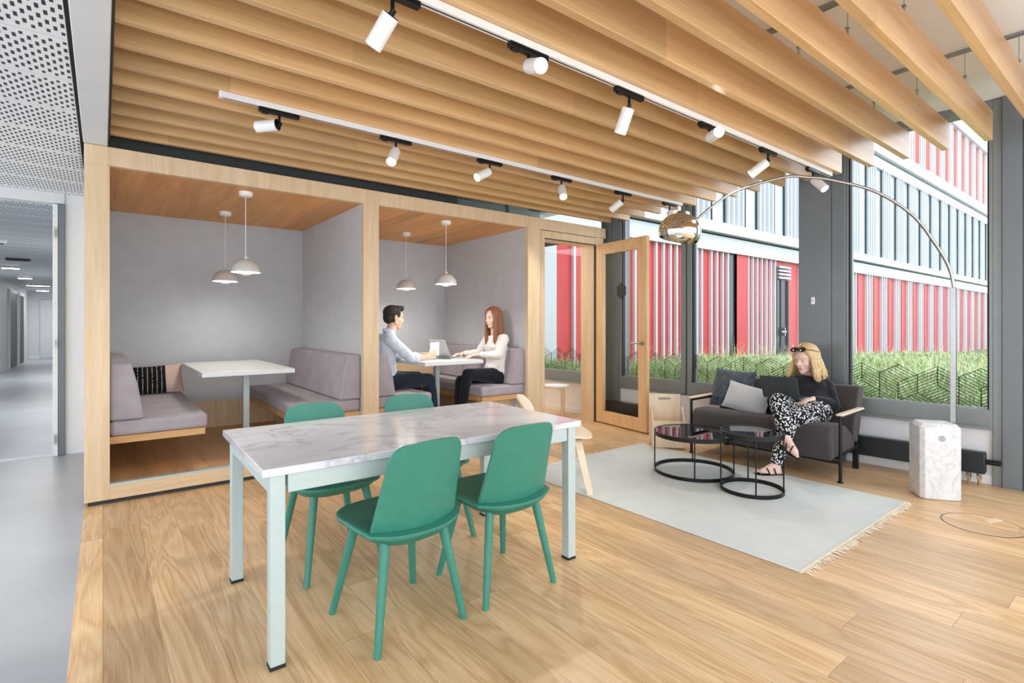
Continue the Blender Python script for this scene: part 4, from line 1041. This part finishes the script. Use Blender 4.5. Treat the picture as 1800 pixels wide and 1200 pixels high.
# ================================================================ coffee tables
def coffee(x, y, r, h, label):
    t = thing('coffee_table', label, 'coffee table', (x, y, ZRUG), 0, 'round black coffee tables')
    MB().lathe([(r-.012, 0), (r, 0), (r, .028), (r-.006, .028), (r-.006, .001)], (x, y, ZRUG), 56).build('base_ring', M['black'], t, smooth='auto')
    MB().lathe([(.001, h-.036), (r-.003, h-.036), (r, h-.034), (r, h), (r-.008, h), (r-.008, h-.006)], (x, y, ZRUG), 64).build('tray', M['black'], t, smooth='auto')
    MB().lathe([(.001, h-.008), (r-.008, h-.008), (r-.008, h-.003), (.001, h-.003)], (x, y, ZRUG), 64).build('mirror_top', M['blackglass'], t, smooth='auto')
    for k in range(4):
        a = PI/2*k+.6; px, py = x+(r-.006)*math.cos(a), y+(r-.006)*math.sin(a)
        MB().cyl((px, py, ZRUG+.01), (px, py, ZRUG+h-.03), .0055, n=10).build('rod', M['black'], t, smooth='auto')
p = fl(1219, 830); coffee(p.x, p.y, .322, .34, 'wider and lower round black glass coffee table')
p = fl(1321.5, 863); coffee(p.x, p.y, .222, .445, 'smaller and taller round black glass coffee table')
# ================================================================ arc lamp
A0 = Vector((4.80, 1.115, 0)); D0 = Vector((3.484, 2.358, 0))
al = thing('arc_lamp', 'tall arc floor lamp with chrome dome and white marble block', 'floor lamp', tuple(A0))
c0, c1, c2 = fl(1618, 876), fl(1692, 882), fl(1607, 862)
ax = (c1-c0).normalized(); ay = Vector((-ax.y, ax.x, 0)); cb = c0+(c1-c0)/2+ay*.10
hw, hd, ch = (c1-c0).length/2, .11, .025
poly = [(-hw+ch, -hd), (hw-ch, -hd), (hw, -hd+ch), (hw, hd-ch), (hw-ch, hd), (-hw+ch, hd), (-hw, hd-ch), (-hw, -hd+ch)]
rr = []
for z, ins in ((0, .008), (.008, 0), (.515, 0), (.54, .022)):
    rr.append([cb+ax*(px*(1-ins/hw))+ay*(py*(1-ins/hd))+UP*z for px, py in poly])
blk = MB().rings(rr).build('marble_block', M['marble_base'], al, .004)
hc = cb-ay*(hd+.0)+UP*.44+ax*-.0
MB().cyl(hc-ay*.001, hc+ay*.002, .022, n=24).build('handling_hole', M['channel'], blk)
pp = on_line(1676, 600, cb+ay*.05-ax*1, cb+ay*.05+ax*1); PB = Vector((pp.x, pp.y, 0)); pl = [PB+UP*.53]
DD = D0
zj = on_line(1676, 505, PB-RT, PB+RT).z
MB().tube([PB+UP*.53, PB+UP*zj], .0165, sq=True).build('pole', M['steel'], al, .002)
arc = [PB+UP*(zj-.25), PB+UP*(zj-.05)]
for u, v in ((1676, 500), (1667, 467), (1643, 427), (1603, 377), (1537, 336), (1460, 316), (1420, 311.5), (1380, 311), (1300, 333), (1258, 358), (1222, 388)):
    arc.append(on_line(u, v, PB, DD))
# smooth with Catmull-Rom
def crom(P, n=6):
    out = []
    for i in range(len(P)-1):
        p0, p1, p2, p3 = P[max(i-1, 0)], P[i], P[i+1], P[min(i+2, len(P)-1)]
        for k in range(n):
            t = k/n; out.append(.5*((2*p1)+(p2-p0)*t+(2*p0-5*p1+4*p2-p3)*t*t+(3*p1-p0-3*p2+p3)*t**3))
    return out+[P[-1]]
arc = crom(arc); MB().tube(arc, [.0125-.003*min(1, i/len(arc)) for i in range(len(arc))], 12).build('arc', M['steel'], al, smooth=True)
dc = on_line(1195, 407, PB, DD); R = .158
tip = arc[-1]; dax = (UP*.93 - (Vector((tip.x-dc.x, tip.y-dc.y, 0)).normalized())*-.18).normalized()
prof = []
for k in range(20):
    a = -.42+(PI/2+.42)*k/19
    prof.append((R*math.cos(a), R*.9*math.sin(a)))
inner = [(max(r-.004, .001), z-.002) for r, z in reversed(prof)]
MB().lathe(prof+inner, dc, 48, axis=dax).build('dome_shade', M['chrome'], al, smooth=True)
MB().lathe([(.001, R*.9+.012), (.045, R*.9+.010), (.055, R*.9-.012)], dc, 32, axis=dax).build('vented_cap', M['steel'], al, smooth='auto')
MB().tube([tip, tip*.5+(dc+dax*R*.93)*.5+UP*.01, dc+dax*(R*.9+.01)], .008, 10).build('swivel', M['steel'], al, smooth='auto')
MB().ell(dc-dax*.0, (.03, 0, 0), (0, .03, 0), (0, 0, .04)).build('bulb', M['bulb'], al, smooth=True)
# ================================================================ sofa
sf = thing('sofa', 'dark brown two-seat sofa with black tube arms below the window', 'sofa', (4.9, 2.3, 0))
def skew(mb):   # sofa stands parallel to the window wall
    c = Vector((4.9, 2.3, 0)); Rm = Matrix.Rotation(math.radians(2.5), 3, 'Z')
    mb.v = [c+Rm @ (p-c) for p in mb.v]; return mb
SY0, SY1 = 1.705, 2.905
seatp = [(4.52, .165), (4.492, .20), (4.482, .38), (4.497, .425), (4.535, .445), (4.72, .442), (4.86, .40), (4.98, .33), (5.06, .25), (5.08, .215), (5.04, .195)]
skew(MB().prism(seatp, SY0, SY1)).build('seat', M['sofa'], sf, .022, seg=4)
backp = [(4.98, .27), (5.02, .40), (5.10, .60), (5.14, .69), (5.165, .712), (5.26, .71), (5.285, .69), (5.27, .60), (5.19, .36), (5.12, .23)]
skew(MB().prism(backp, SY0-.005, SY1+.005)).build('backrest', M['sofa'], sf, .022, seg=4)
for y, nm in ((SY0-.045, 'r'), (SY1+.045, 'l')):
    s = -1 if nm == 'r' else 1
    pts = [(4.555, y, .012), (4.555, y, .48), (4.56, y, .505), (4.58, y, .515), (4.70, y, .516), (5.06, y, .516)]
    fr = skew(MB().tube(crom([Vector(p) for p in pts], 4), .0125, 12)).build('arm_frame', M['black'], sf, smooth='auto')
    skew(MB().lathe([(.001, 0), (.022, 0), (.022, .008), (.013, .014)], (4.555, y, 0))).build('foot', M['black'], fr, smooth='auto')
    skew(MB().prism([(4.53, .528), (5.06, .528), (5.07, .536), (5.06, .545), (4.53, .545), (4.52, .536)], y-.024, y+.024)).build('armrest', M['birch'], sf, .005)
    skew(MB().box(5.11, 5.155, y-s*.06-.02, y-s*.06+.02, 0, .30)).build('rear_leg', M['black'], sf, .003)
    skew(MB().tube([(4.555, y, .19), (4.6, y-s*.04, .18), (5.12, y-s*.04, .2)], .011, 10)).build('side_rail', M['black'], sf, smooth='auto')
skew(MB().tube([(4.56, SY0-.04, .155), (4.56, SY1+.04, .155)], .011, 10)).build('front_rail', M['black'], sf, smooth='auto')
t = thing('cushion', 'dark slate blue square cushion at the end of the sofa, behind the pale one', 'cushion', (4.95, 2.72, .44))
pillow_mesh(.45, .40, .18, basis((4.96, 2.755, .605), (-.10, -1, -.03), (.30, .03, .95))).build('cover', M['cushiond'], t, smooth=True)
t = thing('cushion', 'pale grey oblong cushion leaning on the slate one on the sofa', 'cushion', (4.8, 2.5, .44))
pillow_mesh(.47, .27, .15, basis((4.80, 2.52, .545), (-.14, -1, -.14), (.34, .0, .93))).build('cover', M['cushionl'], t, smooth=True)
# ================================================================ magazine holder by the sofa
mh = thing('magazine_holder', 'tall kraft brown holder with slot handle between the open door and the sofa', 'magazine holder', (4.62, 3.2, 0))
a0, a1 = fl(1144, 787), fl(1206, 790); w_ = (a1-a0).length/2; mx = (a1-a0).normalized(); mc = (a0+a1)/2; my = Vector((-mx.y, mx.x, 0))
def mp(x, y, z): return mc+mx*x+my*y+UP*z
def board(mb, pts, th, nrm): mb.rings([pts, [p+nrm*th for p in pts]]); return mb
zt = H-(693-V0)*(mc.x*FX+mc.y*FY+.2)/F; zf = H-(739-V0)*(mc.x*FX+mc.y*FY)/F
b = MB()   # back board with a handle slot: four strips round the slot
hz0, hz1, hw_ = zt-.062, zt-.035, .062
for x0, x1, z0, z1 in ((-w_*.92, w_*.92, .01, hz0), (-w_*.92, w_*.92, hz1, zt), (-w_*.92, -hw_, hz0, hz1), (hw_, w_*.92, hz0, hz1)):
    f = lambda x, z: mp(x-.02, .21+.03*z/zt, z)
    board(b, [f(x0, z0), f(x1, z0), f(x1, z1), f(x0, z1)], .012, my)
b.build('back_board', M['birch'], mh)
b = MB(); board(b, [mp(-w_*.9, .0, .01), mp(w_, .0, .01), mp(w_*1.05, -.045, zf), mp(-w_*.9, -.045, zf)], .012, my); b.build('front_board', M['birch'], mh)
for sx in (-1, 1):
    b = MB(); x = w_*.9 if sx == 1 else -w_*.9
    board(b, [mp(x, .012, .01), mp(x, .21, .01), mp(x, .235, zt*.75), mp(x, -.02, zf-.03)], .01, mx); b.build('side_board', M['birch'], mh)
b = MB(); board(b, [mp(-w_*.9, .01, .012), mp(w_*.9, .01, .012), mp(w_*.9, .21, .012), mp(-w_*.9, .21, .012)], .012, UP); b.build('base_board', M['birch'], mh)
# ================================================================ plywood lounge chair
pc = thing('plywood_chair', 'pale bent plywood lounge chair at the corner of the rug behind the marble table', 'chair', (2.80, 2.97, 0), math.radians(-42))
def sheet(fun, nu=14, nv=12, th=.011):
    top = []; bot = []
    for j in range(nv+1):
        for i in range(nu+1):
            s, q = -1+2*i/nu, -1+2*j/nv
            p, nn = fun(s, q); top.append(Vector(p)); bot.append(Vector(p)-Vector(nn)*th)
    n1 = nu+1; o = len(top); fs = []
    for j in range(nv):
        for i in range(nu): a = j*n1+i; fs += [(a, a+1, a+1+n1, a+n1), (o+a+n1, o+a+1+n1, o+a+1, o+a)]
    bd = [i for i in range(n1)] + [j*n1+nu for j in range(1, nv+1)] + [nv*n1+i for i in range(nu-1, -1, -1)] + [j*n1 for j in range(nv-1, 0, -1)]
    for k in range(len(bd)): a, b = bd[k], bd[(k+1) % len(bd)]; fs.append((b, a, o+a, o+b))
    return MB().add(top+bot, fs)
def disk(s, q, e=.85):       # square to rounded square
    return s*math.sqrt(1-e*q*q/2), q*math.sqrt(1-e*s*s/2)
def seatf(s, q):   # chair faces local +X
    x, y = disk(s, q); return (x*.25, y*.275, .40+.035*(x*.8)**2*(1 if x > 0 else .6)-.05*max(0, x-.55)+.03*y*y), (0, 0, 1)
def backf(s, q):
    y, z = disk(s, q); return (-.27-.07*z*.9+.05*y*y, y*.25, .585+z*.115), (.95, 0, .25)
M['birch_light'] = wood('birch_plywood_pale', L(242,228,206), L(228,208,180), 'Z', .4, along=1.5, cross=9)
sheet(seatf).build('seat', M['birch_light'], pc, smooth='auto', local=True)
sheet(backf).build('backrest', M['birch_light'], pc, smooth='auto', local=True)
def strip(pts, w0, w1, th):   # bent strip, width along local Y
    rr = []
    for i, p in enumerate(pts):
        p = Vector(p); d = (Vector(pts[min(i+1, len(pts)-1)])-Vector(pts[max(i-1, 0)])).normalized(); nn = Vector((0, 1, 0)).cross(d).normalized()*th/2
        w = (w0+(w1-w0)*i/(len(pts)-1))/2; rr.append([p+Vector((0, -w, 0))-nn, p+Vector((0, w, 0))-nn, p+Vector((0, w, 0))+nn, p+Vector((0, -w, 0))+nn])
    return MB().rings(rr)
strip([(-.33, 0, .62), (-.31, 0, .48), (-.22, 0, .37), (-.05, 0, .345), (.12, 0, .35)], .10, .10, .014).build('spine', M['birch_light'], pc, .002, local=True)
for x0, x1, nm in ((.13, .22, 'front_leg'), (-.13, -.25, 'rear_leg')):
    for s in (-1, 1):
        h0 = .375 if x0 > 0 else .345
        pts = [Vector((x0, s*.02, h0-.005)), Vector((x0, s*.10, h0)), Vector((x0+(x1-x0)*.1, s*.155, h0-.02)), Vector((x0+(x1-x0)*.4, s*.20, h0*.62)), Vector((x1, s*.24, .0))]
        rr = []
        for i, p in enumerate(crom(pts, 5)):
            pr = crom(pts, 5); d = (pr[min(i+1, len(pr)-1)]-pr[max(i-1, 0)]).normalized(); w = .035-.014*i/(len(pr)-1)
            nn = Vector((1, 0, 0)).cross(d).normalized()*.008
            rr.append([p+Vector((-w, 0, 0))-nn, p+Vector((w, 0, 0))-nn, p+Vector((w, 0, 0))+nn, p+Vector((-w, 0, 0))+nn])
        MB().rings(rr).build(nm, M['birch_light'], pc, smooth='auto', local=True)
# ================================================================ stool seen through the doorway
sp = on_y(978, 676, 5.25); 
st = thing('stool', 'round white-topped birch stool in the meeting room doorway', 'stool', (sp.x, 5.25, 0))
zst = min(.46, sp.z)
MB().lathe([(.001, zst-.03), (.172, zst-.03), (.177, zst-.024), (.177, zst-.003), (.17, zst), (.001, zst)], (sp.x, 5.25, 0), 40).build('seat', M['white'], st, smooth='auto')
for k in range(3):
    a = 2*PI*k/3+.25; dx, dy = math.cos(a), math.sin(a)
    pts = [Vector((sp.x+dx*r, 5.25+dy*r, z)) for r, z in ((.05, zst-.042), (.13, zst-.042), (.163, zst-.055), (.176, zst-.09), (.178, 0))]
    rr = []; pr = crom(pts, 4); tv = Vector((-dy, dx, 0))*.021
    for i, p in enumerate(pr):
        d = (pr[min(i+1, len(pr)-1)]-pr[max(i-1, 0)]).normalized(); nn = d.cross(tv).normalized()*.011
        rr.append([p-tv-nn, p+tv-nn, p+tv+nn, p-tv+nn])
    MB().rings(rr).build('leg', M['birch'], st, smooth='auto')
# ================================================================ radiators
def radiator(t0, t1, label, valves):
    c = W((t0+t1)/2, .1, .1)
    t = thing('radiator', label, 'radiator', tuple(c), 0, 'low radiators below the windows')
    wbox(MB(), t0, t1, .066, .175, .105, .262).build('casing', M['radiator'], t, .006)
    wbox(MB(), t0+.01, t1-.01, .085, .155, .262, .266).build('top_grille', M['black'], t)
    for q in (t0+.15, min(t1-.15, t0+.8)): wbox(MB(), q-.03, q+.03, .012, .066, .12, .25).build('bracket', M['radiator'], t)
    if valves:
        MB().cyl(W(t0, .10, .19), W(t0-.085, .10, .19), .02, n=16).build('pipe', M['black'], t, smooth='auto')
        for q in (t0+.04, t0+.10):
            v = MB().cyl(W(q, .11, .105), W(q, .11, .0), .009, n=12).cyl(W(q, .11, .05), W(q, .11, .088), .016, n=14).cyl(W(q, .11, .075), W(q, .145, .075), .011, n=12).build('valve', M['brass'], t, smooth='auto')
            MB().cyl(W(q, .145, .075), W(q, .165, .075), .014, n=12).build('valve_cap', M['steel'], v, smooth='auto')
radiator(.03, 2.3, 'long low black radiator behind the marble block of the arc lamp', True)
radiator(2.72, 3.95, 'low black radiator seen through the glass of the open door', False)
# ================================================================ floor box
c = fl(1727, 922)
fbx = thing('floor_box', 'round flush floor outlet lid in the planks near the arc lamp', 'floor outlet', (c.x, c.y, 0))
MB().lathe([(.199, .0003), (.199, .0016), (.204, .0016), (.204, .0003)], (c.x, c.y, 0), 64).build('lid_rim', M['charcoal'], fbx)
MB().lathe([(.001, .0012), (.1985, .0012), (.1985, .0003)], (c.x, c.y, 0), 64).build('lid', M['floor'], fbx)
fa = fl(1745, 915)
MB().obox((fa.x, fa.y, .0022), RT*.06+FWD*.02, FWD*.022, UP*.001).build('cable_flap', M['birch'], fbx)
# ================================================================ light and camera
w = bpy.data.worlds.new('overcast_sky'); C_ = bpy.context.scene; C_.world = w; w.use_nodes = True
bg = w.node_tree.nodes['Background']; bg.inputs[0].default_value = (.90, .96, 1.05, 1); bg.inputs[1].default_value = 1.25
cam = bpy.data.cameras.new('camera'); co = bpy.data.objects.new('camera', cam); C.objects.link(co); C_.camera = co
co.location = (0, 0, H); co.rotation_euler = (PI/2, 0, math.atan2(-FX, FY)); cam.sensor_width = 36; cam.lens = F/1800*36; cam.shift_y = -(600-V0)/1800; cam.clip_start = .05; cam.clip_end = 300
def area(name, loc, rot, sx, sy, e, col=(1, 1, 1)):
    l = bpy.data.lights.new(name, 'AREA'); l.shape = 'RECTANGLE'; l.size = sx; l.size_y = sy; l.energy = e; l.color = col
    o = bpy.data.objects.new(name, l); C.objects.link(o); o.location = loc; o.rotation_euler = rot; return o
for o in list(C.objects):     # each booth pendant really lights its table
    if o.name.startswith('pendant_lamp') and o.parent is None:
        z = [c for c in kids(o) if c.name.startswith('bulb')]
        l = bpy.data.lights.new('pendant_glow', 'AREA'); l.shape = 'DISK'; l.size = .18; l.energy = 2.4 if o.location.x < 2 else 4.6; l.color = (1, .96, .89); 
        lo = bpy.data.objects.new('pendant_glow', l); C.objects.link(lo)
        bz = max(v.co.z for v in z[0].data.vertices); lo.parent = o; lo.location = (0, 0, bz-.022)
area('meeting_room_fill', (4.6, 5.6, 2.37), (0, 0, 0), .8, .8, 7)  # unseen fill light, added to brighten the dark corner by the door
for i, y in enumerate((10, 16, 23)):
    area('corridor_glow', (-1.1, y, 2.28), (0, 0, 0), 1.0, .3, 11)
vs = C_.view_settings; C_.display_settings.display_device = 'sRGB'
vs.view_transform = 'Standard'; vs.look = 'None'; vs.exposure = 1.5; vs.gamma = 1.0; vs.use_curve_mapping = False
C_.cycles.max_bounces = 8; C_.cycles.diffuse_bounces = 5; C_.cycles.transparent_max_bounces = 16; C_.cycles.glossy_bounces = 4
C_.cycles.use_denoising = True; C_.cycles.sample_clamp_indirect = 6.0; C_.cycles.caustics_reflective = False; C_.cycles.caustics_refractive = False
